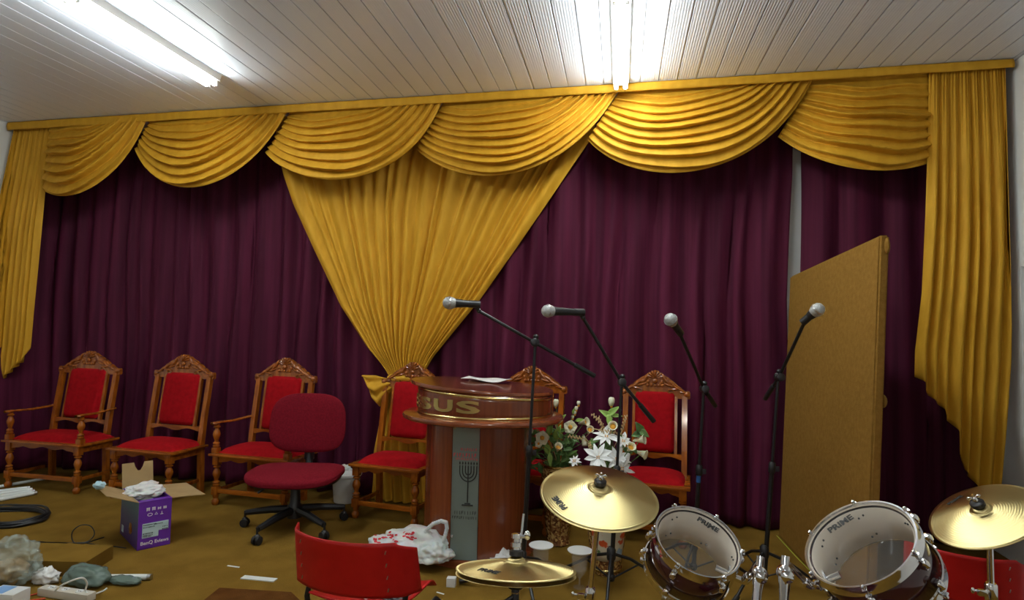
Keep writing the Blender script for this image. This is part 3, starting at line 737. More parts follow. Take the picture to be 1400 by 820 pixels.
# ------------------------------------------------------------------ grocery bag, tissue, scraps on the floor
b = G(572, 762); bx, by_ = b.x, b.y
ZB = .054
gb = thing('grocery_bag', 'white plastic grocery bag with red print slumped by the lectern foot', 'bag')
bc = P(570, 742, 3.66); 
mb = MB(); mb.blob((bc.x - .02, 3.64, .105), (.24, .12, .12), 5, .24, 1.9, flat=.06, sub=5, sharp=True); mb.blob((bc.x + .12, 3.63, .085), (.13, .12, .09), 9, .22, 1.9, flat=.06, sub=5, sharp=True)
mb.blob((bc.x - .20, 3.62, .10), (.12, .08, .075), 15, .2, 1.8, flat=.05, sub=4, sharp=True)
mb.obj('bag_body', M['bag'], gb, angle=180)
hp = [(578, 735), (583, 724), (592, 716), (603, 712), (610, 714), (611, 722), (608, 734), (606, 742)]
pts = [P(x, y, 3.60) for x, y in hp]
mb = MB()
for i in range(len(pts) - 1):
    for k in range(4):
        p = pts[i].lerp(pts[i + 1], k / 4); mb.ell(p, (.013, .010, .013), None, 8, 6)
mb.obj('bag_handle', M['bag'], gb)
bm_ = MB(); r = random.Random(2)
for k in range(26):
    px = r.uniform(515, 545); py = r.uniform(727, 741)
    if k > 18: px = r.uniform(552, 570); py = r.uniform(727, 737)
    q = P(px, py, 3.50); bm_.ell(q, (r.uniform(.004, .012), .0015, r.uniform(.003, .008)), Matrix.Rotation(r.uniform(0, 3), 3, 'Y'), 8, 5)
PRINT = bm_
# drop print marks on to the bag surface
bag = [c for c in kids(gb) if c.name.startswith('bag_body')][0]
from mathutils.bvhtree import BVHTree
bpy.context.view_layer.update()
bvh = BVHTree.FromPolygons([v.co for v in bag.data.vertices], [p.vertices[:] for p in bag.data.polygons])
PRINT.bm.free(); mb = MB()
for k in range(40):
    px = r.uniform(511, 543); py = r.uniform(727, 743)
    if k > 28: px = r.uniform(551, 568); py = r.uniform(727, 738)
    d = ray(px, py).normalized(); h = bvh.ray_cast(CAM, d)
    if h[0] is None: continue
    q = Vector((0, 0, 1)).rotation_difference(h[1]).to_matrix()
    mb.ell(h[0] + h[1] * .001, (r.uniform(.008, .016), r.uniform(.004, .008), .0015), q, 8, 5)
mb.obj('red_print', M['redink'], gb)
rebase(gb, (bc.x, 3.64, .052))
def blobthing(name, label, cat, px, py, rad, seed, mat, amp=.35, freq=2.8, z0=0, sub=4, rot=0, dz_=None, sharp=True):
    g = G(px, py, z0); o = MB().blob((g.x, g.y, z0 + rad[2] * (.75 if dz_ is None else dz_)), rad, seed, amp, freq, flat=z0 + .002, sub=sub, rot=rot, sharp=sharp).obj(name, mat, angle=180)
    return tag(settle(o), label, cat)
blobthing('tissue', 'crumpled white tissue at right foot of the lectern, behind the hi-hat', 'tissue', 684, 776, (.09, .07, .065), 21, M['paper'])
blobthing('cloth', 'flat crumpled white cloth on the floor below the hi-hat cymbals', 'cloth', 668, 792, (.17, .07, .018), 23, M['paper'])
def flatthing(name, label, cat, px, py, w, d, h, rz, mat, z0=0):
    g = G(px, py, z0); t = MB().box((0, 0, h / 2), (w, d, h), bev=min(h * .3, .003)).obj(name, mat); t.location = (g.x, g.y, z0); t.rotation_euler = (0, 0, rz); return tag(t, label, cat)
flatthing('socket_cube', 'small white plastic cube under left foot of the nearest mic stand', 'socket', 617, 801, .052, .04, .05, .1, M['white'])
flatthing('paper_strip', 'thin white paper strip left of the white cube', 'paper', 602, 811, .05, .008, .003, -.3, M['paper'])
flatthing('paper_sheet', 'white paper edge on the floor beside the left red plastic chair', 'paper', 602, 826, .12, .06, .003, .05, M['paper'])
flatthing('paper_scrap', 'tiny pale paper scrap on carpet, behind the clear strip', 'paper', 319, 774.5, .085, .012, .003, -.05, M['paper'])
flatthing('plastic_strip', 'flat clear and white plastic strip on the carpet, left of the red plastic chair', 'plastic wrap', 354, 791.5, .21, .045, .006, .05, M['pipewhite'])

# ------------------------------------------------------------------ low carpeted blocks
def block(label, pts, h, mat=M['carpet']):
    a = MB().prism([(p.x, p.y) for p in pts], .0, h - .0, 'xy').obj('carpet_block', mat, smooth=False)
    return tag(settle(a), label, 'platform block', 'low carpeted blocks')
h = .085
g = [G(155, 745, h), G(118, 768, h), G(-60, 764, h), G(-60, 742, h), G(40, 741, h)]
block('low brown carpeted block at left, behind the grey plastic bag', g, h)
g = [G(36, 733, .12), G(12, 741, .12), G(-80, 750, .12), G(-80, 733, .12)]
block('lower left brown carpeted block behind the clear bag, at the left edge', g, .12)
g = [G(300, 806, 0), G(398, 812, 0), G(430, 842, 0), G(255, 842, 0)]
block('dark brown low block at the bottom edge left of the red plastic chair', g, .012, M['carpet2'])

# ------------------------------------------------------------------ projector carton
bl, br_, bk_ = G(187, 753), G(232, 751), G(160, 743)
def projx(p):
    d = Vector(p) - CAM; c = Vector((d.x * _X[i] + d.y * _Y[i] + d.z * _Z[i] for i in range(3))); return 700 + FPX * c.x / -c.z
aa_ = radians(57); ux = Vector((cos(aa_), sin(aa_), 0)); uy = Vector((-ux.y, ux.x, 0)); BW = BD = .05
while projx(bl + ux * BW) < 232 and BW < .4: BW += .002
while projx(bl + uy * BD) > 160 and BD < .45: BD += .002
BH = (CAMH - P(187, 687, bl.y).z); BH = P(187, 687, bl.y).z
t = thing('carton', 'purple open projector carton with white label and plastic inside', 'cardboard box', (bl.x, bl.y, 0), math.atan2(ux.y, ux.x))
mb = MB(); th = .004
mb.box((BW / 2, BD / 2, .003), (BW - .002, BD, .006)); mb.box((BW / 2, th / 2, BH / 2), (BW, th, BH)); mb.box((BW / 2, BD - th / 2, BH / 2), (BW, th, BH)); mb.box((BW - th / 2, BD / 2, BH / 2), (th, BD - 2 * th, BH))
mb.obj('carton_body', M['boxpurple'], t, smooth=False)
sd = MB().box((th / 2, BD / 2, BH / 2), (th, BD - .001, BH)).obj('picture_side', M['boxside'], t, smooth=False)
mb = MB(); mb.blob((0, BD * .4, .10), (.004, .035, .04), 3, .4, 3, sub=3); mb.obj('printed_picture', M['carved'], sd)
mb = MB(); mb.box((-.001, BD * .85, .05), (.002, .045, .045)); mb.obj('printed_patch', M['stickergrey'], sd)
def flap(name, org, ax, out, L, Wd, notch=False):
    o_ = Vector(org); ax = Vector(ax); out = Vector(out).normalized(); mb = MB()
    pts = [(0, 0), (Wd, 0), (Wd, L), (0, L)]
    if notch: pts = [(0, 0), (Wd, 0), (Wd, L), (Wd * .72, L), (Wd * .66, L * .80), (Wd * .58, L * .66), (Wd * .5, L * .66), (Wd * .42, L * .82), (Wd * .38, L), (0, L)]
    n = ax.cross(out).normalized()
    a = [mb.bm.verts.new(o_ + ax * p[0] + out * p[1] + n * .002) for p in pts]; b = [mb.bm.verts.new(o_ + ax * p[0] + out * p[1] - n * .002) for p in pts]
    mb.bm.faces.new(a); mb.bm.faces.new(b[::-1])
    for i in range(len(pts)): mb.bm.faces.new((a[i], b[i], b[(i + 1) % len(pts)], a[(i + 1) % len(pts)]))
    return mb.obj(name, M['card'], t, smooth=False)
flap('flap', (0, 0, BH), (0, 1, 0), (-1, 0, .42), .20, BD * .9)
flap('flap', (BW, 0, BH), (0, 1, 0), (1, 0, -.08), .21, BD * .9)
flap('rear_flap', (0, BD, BH), (1, 0, 0), (0, .25, 1), .17, BW, True)
FB = MB().box((BW / 2, .03, BH - .004), (BW - .01, .06, .003)).obj('inner_flap', M['boxpurple'], t, smooth=False)
st = MB(); st.prism([(BW * .13, .072), (BW * .62, .072), (BW * .62, .108), (BW * .92, .108), (BW * .92, .165), (BW * .13, .165)], -.002, 0, 'xz'); st = st.obj('label_sticker', M['stickergrey'], t, smooth=False)
mb = MB(); r = random.Random(5)
for zz, xx, nn_ in ((.155, .17, 9), (.152, .5, 6), (.14, .17, 8), (.128, .75, 4), (.112, .75, 4), (.10, .17, 7), (.088, .17, 7), (.08, .17, 6)):
    for k in range(nn_):
        mb.box((BW * xx + k * .0085, -.003, zz), (r.uniform(.003, .007), .001, .006))
mb.obj('label_print', M['ink'], st, smooth=False)
mb = MB()
for k in range(4):
    x = BW * (.28 + .17 * k)
    for q in range(3): mb.box((x + (q - 1) * .007, -.001, BH - .055), (.005, .002, .016 - .005 * (q % 2) * (k < 3)))
mb.box((BW * .28, -.001, BH - .045), (.020, .002, .006)); mb.box((BW * .45, -.001, BH - .045), (.020, .002, .006))
mb.tube([(BW * .34 + .014 * cos(a), -.001, BH - .088 + .009 * sin(a)) for a in [k * pi / 6 for k in range(12)]], .002, 5, closed=True)
mb.tube([(BW * .53 + .010 * cos(a), -.001, BH - .088 + .009 * sin(a)) for a in [pi / 2 + k * 2 * pi / 3 for k in range(3)]], .002, 5, closed=True)
mb.box((BW * .70, -.001, BH - .088), (.003, .002, .02)); mb.box((BW * .70, -.001, BH - .096), (.018, .002, .003))
mb.obj('handling_symbols', M['white'], t)
w = text_obj('carton_lettering', 'BenQ Eviews', .031, M['white'], t, .0006, .0006)
w.data.transform(Matrix.Translation((BW * .52, -.001, .038)) @ Matrix.Rotation(pi / 2, 4, 'X'))
xs = [v.co.x for v in w.data.vertices]
wq = thing('plastic_wrap', 'crumpled white plastic wrapping bulging out of the purple carton', 'plastic wrap')
cc = Vector((bl.x, bl.y, 0)) + ux * (BW * .44) + uy * (BD * .5)
MB().blob((cc.x, cc.y, BH + .015), (.125, .10, .055), 31, .26, 1.8, sub=5, rot=math.atan2(ux.y, ux.x), sharp=True).obj('wrap_film', M['bag'], wq, angle=180); rebase(wq, (cc.x, cc.y, BH))
fp = Vector((bl.x, bl.y, 0)) + uy * .20 - ux * .185
MBb = MB().blob((fp.x, fp.y, BH + .105), (.036, .03, .026), 12, .3, 2, sub=3).obj('blue_film', M['bluecrumple']); tag(settle(MBb), 'small pale blue film scrap stuck on the left carton flap', 'plastic wrap')

# ------------------------------------------------------------------ white tubes at far left
def rod(name, label, cat, p, q, r, mat, z=None, group=None):
    z = r + .001 if z is None else z; a = G(*p, z); b = G(*q, z); d = (b - a).normalized()
    t = thing(name, label, cat, (0, 0, 0), 0, group)
    MB().tube([a + d * .02, b - d * .02], r, 14).obj('glass_tube', mat, t)
    for e, s in ((a, 1), (b, -1)):
        c_ = MB(); c_.tube([e, e + d * s * .022], r * 1.02, 14); c_.obj('end_cap', M['brushed'], t)
    return rebase(t, a)
for k in range(4):
    rod('loose_tube', ['first white fluorescent tube of the bundle below leftmost chair, nearest the camera', 'second white fluorescent tube from the front in the bundle below leftmost chair', 'third white fluorescent tube from the front in the bundle below leftmost chair', 'rear white fluorescent tube of the bundle below leftmost chair'][k], 'tube',
        (-60, 694 - k * 5), (50 - k * 3, 673 - k * 2.2), .016, M['pipewhite'], .018, 'white tubes bundled on the floor')
rod('loose_tube', 'thin pale tube on the floor behind leftmost chair front legs', 'tube', (-40, 672), (72, 652), .013, M['pipewhite'], .014)
rod('loose_tube', 'white fluorescent tube lying behind the grey plastic bag', 'tube', (128, 789), (207, 788.5), .016, M['pipewhite'], .017)
# ------------------------------------------------------------------ cables
def cable(name, label, cat, pts, r, mat, z=None):
    pts = [G(x, y, r if z is None else z) if len(p_) == 2 else G(x, y, p_[2]) for p_ in pts for x, y in [p_[:2]]]
    # smooth Catmull-Rom
    out = []
    for i in range(len(pts) - 1):
        p0 = pts[max(0, i - 1)]; p1 = pts[i]; p2 = pts[i + 1]; p3 = pts[min(len(pts) - 1, i + 2)]
        for k in range(6):
            t_ = k / 6; out.append(.5 * ((2 * p1) + (p2 - p0) * t_ + (2 * p0 - 5 * p1 + 4 * p2 - p3) * t_ ** 2 + (3 * p1 - p0 - 3 * p2 + p3) * t_ ** 3))
    out.append(pts[-1]); return tag(settle(MB().tube(out, r, 8).obj(name, mat)), label, cat)
cr = random.Random(9); pts = []
mb = MB(); ccx = G(8, 710); 
for k in range(9):
    n = 48; r0 = .30 + cr.uniform(-.025, .025); ry0 = .20 + cr.uniform(-.02, .02); ox, oy = cr.uniform(-.015, .015), cr.uniform(-.015, .015); zz = .009 + .008 * (k // 2)
    mb.tube([(ccx.x + ox + r0 * cos(2 * pi * i / n), ccx.y + oy + ry0 * sin(2 * pi * i / n), zz + .004 * sin(5 * i / n * 2 * pi + k)) for i in range(n)], .008, 8, closed=True)
tag(settle(mb.obj('coiled_cable', M['black'])), 'coil of thick black cable lying on the carpet at left', 'cable')
cable('thin_cable', 'thin black cable with a raised loop running to the purple carton', 'cable',
      [(35, 738, .13), (60, 741, .09), (90, 742), (105, 742), (120, 740), (129, 730, .04), (124, 719, .09), (110, 718, .10), (99, 727, .06), (100, 740), (112, 743), (130, 738), (142, 734)], .0035, M['black'])
cable('thin_cable', 'thin black cable tail ending under the purple carton', 'cable', [(118, 742), (135, 745), (158, 747), (172, 749)], .0035, M['black'])
cable('string', 'lime green string along the foot of the brown felt panel', 'string', [(1062, 732), (1085, 757), (1115, 788), (1150, 826), (1175, 852)], .003, M['lime'])
# ------------------------------------------------------------------ clutter bottom left
cb = thing('clear_bag', 'clear greenish plastic bag with brown contents at the bottom left edge', 'bag')
c0 = G(14, 800); cpt = P(14, 775, c0.y)
MB().blob((cpt.x, c0.y, .13), (.165, .12, .125), 41, .32, 2.3, flat=.003, sub=5, sharp=True).obj('bag_film', M['clearbag'], cb, angle=180)
MB().blob((cpt.x - .02, c0.y, .075), (.11, .07, .06), 43, .35, 2.5, flat=.006, sharp=True).obj('bag_contents', M['card'], cb, angle=180)
rebase(cb, (cpt.x, c0.y, 0))
bc_ = G(4, 833)
t = thing('small_carton', 'small white and blue carton at the bottom left corner', 'box', (bc_.x, bc_.y + .02, 0), .1)
MB().box((0, 0, .045), (.16, .10, .09), bev=.002).obj('carton_body', M['white'], t)
mb = MB(); mb.box((-.03, 0, .0905), (.08, .085, .001)); mb.box((-.04, -.0505, .045), (.05, .001, .07)); mb.obj('blue_print', M['blueprint'], t, smooth=False)
blobthing('tissue', 'crumpled white tissue between the clear bag and grey bag', 'tissue', 62, 796, (.075, .05, .045), 51, M['paper'])
blobthing('grey_bag', 'crumpled dark grey green plastic bag beside the white power strip', 'bag', 118, 799, (.135, .075, .062), 53, M['greybag'], .24, 1.5)
g_ = G(170, 797); o = MB().blob((g_.x, g_.y, .018), (.11, .045, .02), 55, .2, 2.4, flat=.002, sharp=True).obj('grey_bag', M['greybag'], angle=180); tag(settle(o), 'flat tail of grey plastic bag reaching over the loose tube', 'bag')
pa, pb = G(57, 812), G(125, 822); dd = (pb - pa)
t = thing('power_strip', 'beige power strip with white cord in the lower left corner', 'power strip', (pa + pb) / 2, math.atan2(dd.y, dd.x))
L = dd.length
MB().box((0, 0, .022), (L, .055, .042), bev=.007).obj('strip_body', M['offwhite'], t)
for k in range(3):
    s_ = MB().lathe([(.019, 0), (.019, .003), (.016, .001), (.0, .001)], (-L * .3 + k * L * .28, 0, .0432), None, 20).obj('socket', M['white'], t)
    MB().box((-L * .3 + k * L * .28 - .006, 0, .0455), (.004, .004, .003)).box((-L * .3 + k * L * .28 + .006, 0, .0455), (.004, .004, .003)).obj('pin_hole', M['ink'], s_)
cable('white_cord', 'looped white cord arching over the power strip', 'cord', [(75, 808, .05), (84, 800, .09), (100, 793, .13), (113, 790, .14), (119, 797, .10), (117, 808, .05), (126, 812, .03), (140, 808), (146, 804)], .0045, M['pipewhite'])
cable('red_cable', 'thin red orange cable beside the power strip', 'cable', [(28, 818), (40, 814), (52, 811), (60, 809)], .004, M['redcable'])
cable('red_cable', 'second thin red orange cable at the bottom edge', 'cable', [(26, 822), (45, 820), (62, 818)], .004, M['redcable'])

# ------------------------------------------------------------------ bucket behind the swivel chair
bk1 = G(476, 690); bkt = thing('bucket', 'white plastic waste bin with lid between swivel chair and carved chair', 'bin', (bk1.x - .07, bk1.y + .09, 0))
MB().lathe([(.092, 0), (.098, .004), (.118, .225), (.122, .23)], seg=36).obj('bin_body', M['white'], bkt)
MB().lathe([(.128, .222), (.130, .240), (.10, .252), (.05, .258), (.02, .262)], seg=36).obj('bin_lid', M['white'], bkt)
MB().blob((-.02, 0, .27), (.06, .04, .035), 61, .4, 3, sub=3).obj('lid_bag', M['bag'], bkt)

# ------------------------------------------------------------------ brown felt panel
tl, bl_, tr, brr = P(1079, 378, 4.80), G(1064, 731), None, G(1182, 866)
brr = Vector((1.16, 3.44, 0)); tl = P(1080, 378, 4.78); bl_ = Vector((bl_.x, 4.86, 0))
dR = ray(1203, 321); tr = CAM + dR * (3.50 / dR.y)
bb_ = P(1183, 862, 3.44)
brr = Vector((bb_.x, 3.44, 0)); 
nrm = (brr - bl_).cross(Vector((0, 0, 1))).normalized()
if nrm.x < 0: nrm = -nrm
th = .050
mb = MB(); front = [bl_, brr, tr, tl]; vf = [mb.bm.verts.new(p) for p in front]; vb = [mb.bm.verts.new(p + nrm * th) for p in front]
mb.bm.faces.new(vf); mb.bm.faces.new(vb[::-1])
for i in range(4): mb.bm.faces.new((vf[i], vb[i], vb[(i + 1) % 4], vf[(i + 1) % 4]))
bmesh.ops.recalc_face_normals(mb.bm, faces=mb.bm.faces[:]); bmesh.ops.bevel(mb.bm, geom=mb.bm.edges[:], offset=.010, segments=3, affect='EDGES')
pn = thing('felt_panel', 'tall brown felt covered board standing on edge in front of the purple curtain', 'panel')
mb.obj('panel_board', M['panel'], pn)
k = P(1199, 548, 3.52) + nrm * .03
MB().ell((k.x + .0, k.y, k.z), (.018, .03, .035)).obj('hinge_bump', M['panel'], pn)
k = tr + nrm * .03 + Vector((0, 0, -.03)); MB().ell((k.x + .004, k.y, k.z - .03), (.014, .022, .045)).obj('corner_bump', M['panel'], pn)
rebase(pn, (bl_.x, bl_.y, 0))

# ------------------------------------------------------------------ microphone stands and microphones
def mic_stand(label, base, jointpx, a_px, a_dy, b_px, b_dy, rot, legr=.36, hubz=.20, tape=True, k=1.0):
    t = thing('mic_stand', label, 'microphone stand', base)
    yb_ = base[1]; J = P(*jointpx, yb_)
    t0 = Vector((base[0], yb_, .05))
    MB().tube([t0, t0.lerp(J, .55)], .0135, 12).obj('lower_pole', M['blackmetal'], t)
    MB().tube([t0.lerp(J, .54), J], .0085, 12).obj('upper_pole', M['blackmetal'], t)
    c_ = t0.lerp(J, .55); mb = MB().lathe([(.016, -.035), (.020, -.03), (.020, .02), (.014, .03)], c_, J - t0, 16); mb.box(c_ + Vector((.026, 0, -.01)), (.03, .012, .03), bev=.003); mb.obj('height_clutch', M['black'], t)
    if tape:
        c_ = t0.lerp(J, .48); MB().tube([c_, c_ + (J - t0).normalized() * .05], .0142, 14).obj('blue_sticker', M['bluetape'], t)
    MB().lathe([(.022, hubz - .03), (.026, hubz - .02), (.026, hubz + .03), (.016, hubz + .045)], (base[0], yb_, 0), seg=18).obj('leg_hub', M['black'], t)
    MB().lathe([(.018, .052), (.022, .06), (.022, .08), (.016, .09)], (base[0], yb_, 0), seg=18).obj('lower_collar', M['black'], t)
    for i in range(3):
        a = rot + i * 2 * pi / 3; d = Vector((cos(a), sin(a), 0)); h0 = Vector((base[0], yb_, hubz)) + d * .02; h1 = Vector((base[0], yb_, .016)) + d * legr
        l = MB().tube([h0, h0.lerp(h1, .3) + Vector((0, 0, .02)), h1], [.009, .009, .009], 10).obj('leg', M['blackmetal'], t)
        MB().tube([h1 - d * .035 + Vector((0, 0, .018)), h1 + d * .015 + Vector((0, 0, -.001))], .0145, 12).obj('rubber_foot', M['black'], l)
        s0 = Vector((base[0], yb_, .068)) + d * .02; s1 = h0.lerp(h1, .45) + Vector((0, 0, .008))
        MB().tube([s0, s1], .0055, 8).obj('brace', M['blackmetal'], t)
    A = P(*a_px, yb_ + a_dy); B = P(*b_px, yb_ + b_dy); 
    off = Vector((0, -.022, 0))
    # pass the boom through the clamp
    MB().tube([A, J + off, B], .0085 * k, 12).obj('boom', M['blackmetal'], t)
    bw = (B - J - off).normalized(); MB().tube([B - bw * .14, B], .0125 * k, 12).obj('boom_weight', M['black'], t)
    mb = MB(); mb.ell(J, (.026, .030, .028)); mb.lathe([(.020, 0), (.024, .006), (.024, .026), (.018, .03)], J + Vector((0, -.03, 0)), (0.25, -1, .1), 14); mb.ell(J + Vector((.004, -.01, .034)), (.017, .017, .014)); mb.obj('boom_clamp', M['black'], t)
    rebase(t, base); return t, A, B
def microphone(label, hpx, hdy, tpx, tdy, yb_, hr=.033):
    Hd = P(*hpx, yb_ + hdy); T = P(*tpx, yb_ + tdy); ax = (T - Hd).normalized(); L = (T - Hd).length
    t = thing('microphone', label, 'microphone', (0, 0, 0), 0, 'vocal microphones')
    MB().lathe([(.006, -hr * .98), (hr * .5, -hr * .88), (hr * .85, -hr * .55), (hr, -hr * .05), (hr * .98, hr * .3), (hr * .84, hr * .72), (hr * .72, hr * .95)], Hd, ax, 24).obj('grille', M['grille'], t)
    MB().lathe([(hr * 1.03, -.004), (hr * 1.05, 0), (hr * 1.03, .005)], Hd, ax, 24).obj('grille_band', M['brushed'], t)
    MB().lathe([(hr * .74, hr * .9), (hr * .66, hr * 1.5), (hr * .56, L * .6), (hr * .46, L), (hr * .40, L + .004)], Hd, ax, 20).obj('handle', M['black'], t)
    rebase(t, T); return Hd, T, ax
def clip(st, p, ax, A, r=.021):
    """mic clip: sleeve round the handle and knuckle to the boom end"""
    mb = MB(); mb.tube([p - ax * .03, p + ax * .035], r, 14); mb.tube([p, A], .010, 10); mb.ell(A, (.015, .015, .015))
    o = mb.obj('mic_clip', M['black'], None); T = Matrix.Translation(-st.location); o.data.transform(T); o.parent = st
S = [
 ('black microphone stand nearest the lectern, with long boom crossing above it', (713, 812), (732, 468), (655, 425), -.10, (813, 514), .12, .95,
  'grey headed microphone above the yellow drape, leftmost of the four', (614, 414), -.20, (655, 416), -.12),
 ('black microphone stand in front of the white flowers, boom slanting down to right', (835, 806), (850, 522), (797, 434), -.16, (894, 576), .10, .50,
  'microphone pointing left above the flowers, second from the left', (749, 425), -.30, (797, 427), -.17),
 ('black microphone stand behind the small tom drum', (948, 790), (962, 531), (929, 455), -.35, (978, 555), .10, .2,
  'round grey microphone head left of the felt panel, third from the left', (917, 437), -.50, (930, 455), -.38),
 ('black microphone stand before the brown felt panel, boom slanting up to right', (1045, 802), (1064, 515), (1100, 440), -.30, (1046, 545), .14, -.1,
  'rightmost microphone, its head seen against the brown felt panel', (1118, 423), -.38, (1098, 440), -.33)]
for lab, bp, jp, ap, ady, bp2, bdy, rot, ml, hp_, hdy, tp, tdy in S:
    g = G(*bp); st, A, B = mic_stand(lab, (g.x, g.y, 0), jp, ap, ady, bp2, bdy, rot, k=1.15, tape=('flowers' in lab or 'tom drum' in lab))
    Hd, T, ax = microphone(ml, hp_, hdy, tp, tdy, g.y, .036)
    clip(st, T - ax * .03, ax, A)

# ------------------------------------------------------------------ vases and flower arrangements
g = G(757, 752); v1 = (g.x + .01, g.y + .14, 0)
t = thing('floor_vase', 'tall brown and gold mosaic vase behind the left flowers', 'vase', v1)
pt = P(757, 632, v1[1]).z
MB().lathe([(.075, 0), (.085, .01), (.080, .03), (.085, .10), (.112, pt * .65), (.128, pt * .92), (.134, pt - .01), (.134, pt), (.118, pt - .002), (.105, pt * .7), (.03, .05)], seg=40, caps=True).obj('vase_body', M['vase'], t)
MB().lathe([(.134, pt - .02), (.139, pt - .012), (.139, pt - .004), (.134, pt)], seg=40, caps=False).obj('gold_rim', M['gold'], t, solid=.002)
mb = MB()
for k in range(8):
    a = k * pi / 4 + .3; mb.tube([(.086 * cos(a), .086 * sin(a), .08), (.113 * cos(a), .113 * sin(a), pt * .65), (.130 * cos(a), .130 * sin(a), pt * .92)], .003, 6)
mb.obj('gold_rib', M['gold'], t)
g = G(828, 787); v2 = (g.x, g.y + .06, 0); pt2 = P(828, 668, v2[1]).z
t = thing('flower_vase', 'floral patterned vase with orange blooms under the crash cymbal', 'vase', v2)
MB().lathe([(.078, 0), (.085, .008), (.088, .03), (.118, pt2 * .45), (.138, pt2 * .85), (.145, pt2), (.128, pt2 - .002), (.11, pt2 * .5), (.03, .05)], seg=40).obj('vase_body', M['vase'], t)
def wrap(u, v):
    a = radians(lerp(-95, 10, u)) - pi / 2 + radians(52); z = lerp(.10, pt2 * .90, v); r = poly([(.03, .088), (pt2 * .45, .118), (pt2 * .85, .138), (pt2, .145)], z) + .003
    return Vector((r * cos(a), r * sin(a), z))
MB().grid(wrap, 24, 10).obj('floral_band', M['floral'], t, solid=.002)
MB().lathe([(.089, .024), (.095, .03), (.095, .04), (.091, .046)], seg=40, caps=False).obj('gold_rim', M['gold'], t, solid=.002)

def petal(mb, base, dirv, L, W, curl=.3, up=Vector((0, 0, 1)), tip=.0, n=6, m=4, wmax=.55):
    dirv = Vector(dirv).normalized(); side = dirv.cross(up)
    if side.length < .01: side = dirv.cross(Vector((1, 0, 0)))
    side.normalize(); nn_ = side.cross(dirv).normalized()
    def f(u, v):
        w = W * (sin(pi * min(1, u * (1 - tip) ** 1 * .96 + .04)) ** .7 if tip == 0 else (1 - abs(u - wmax) / (1 - wmax if u > wmax else wmax) * .96) ** .8)
        a = 2 * v - 1
        return Vector(base) + dirv * L * u + side * a * w / 2 + nn_ * (curl * L * u * u + .25 * w * a * a)
    mb.grid(f, n, m)
def away(v, f): return f
def open_flower(mbp, mbc, c, face, R=.045, n=5, cup=.25):
    face = Vector(face).normalized(); o_ = face.orthogonal().normalized(); b = face.cross(o_)
    for k in range(n):
        a = 2 * pi * k / n; d = o_ * cos(a) + b * sin(a) + face * .35
        petal(mbp, Vector(c), d, R, R * 1.25, -.15, face)
    mbc.ell(Vector(c) + face * R * .28, (R * .3, R * .26, R * .3))
def trumpet(mbp, mbc, c, axis, L=.07, R=.035):
    axis = Vector(axis).normalized()
    mbp.lathe([(.005, 0), (.010, L * .35), (.018, L * .65), (R * .75, L * .88), (R, L)], c, axis, 12, caps=False)
    mbc.lathe([(.004, L * .2), (.011, L * .36), (.019, L * .66), (.012, L * .78), (.002, L * .8)], c, axis, 10)
def star_flower(mbp, mbc, c, face, R=.09, n=9):
    face = Vector(face).normalized(); o_ = face.orthogonal().normalized(); b = face.cross(o_)
    for k in range(n):
        a = 2 * pi * k / n; d = o_ * cos(a) + b * sin(a) + face * (.2 + .25 * (k % 2)); petal(mbp, Vector(c), d, R * (1 + .18 * sin(k * 2.7 + R * 90)) * (1 if k % 2 else .72), R * (.34 + .07 * sin(k * 1.9)), -.22 + .14 * sin(k * 3.3), face, tip=1)
    for k in range(4): mbc.ell(Vector(c) + face * .012 + o_ * .008 * cos(k * 1.6) + b * .008 * sin(k * 1.6), (.004, .004, .004), None, 6, 4)
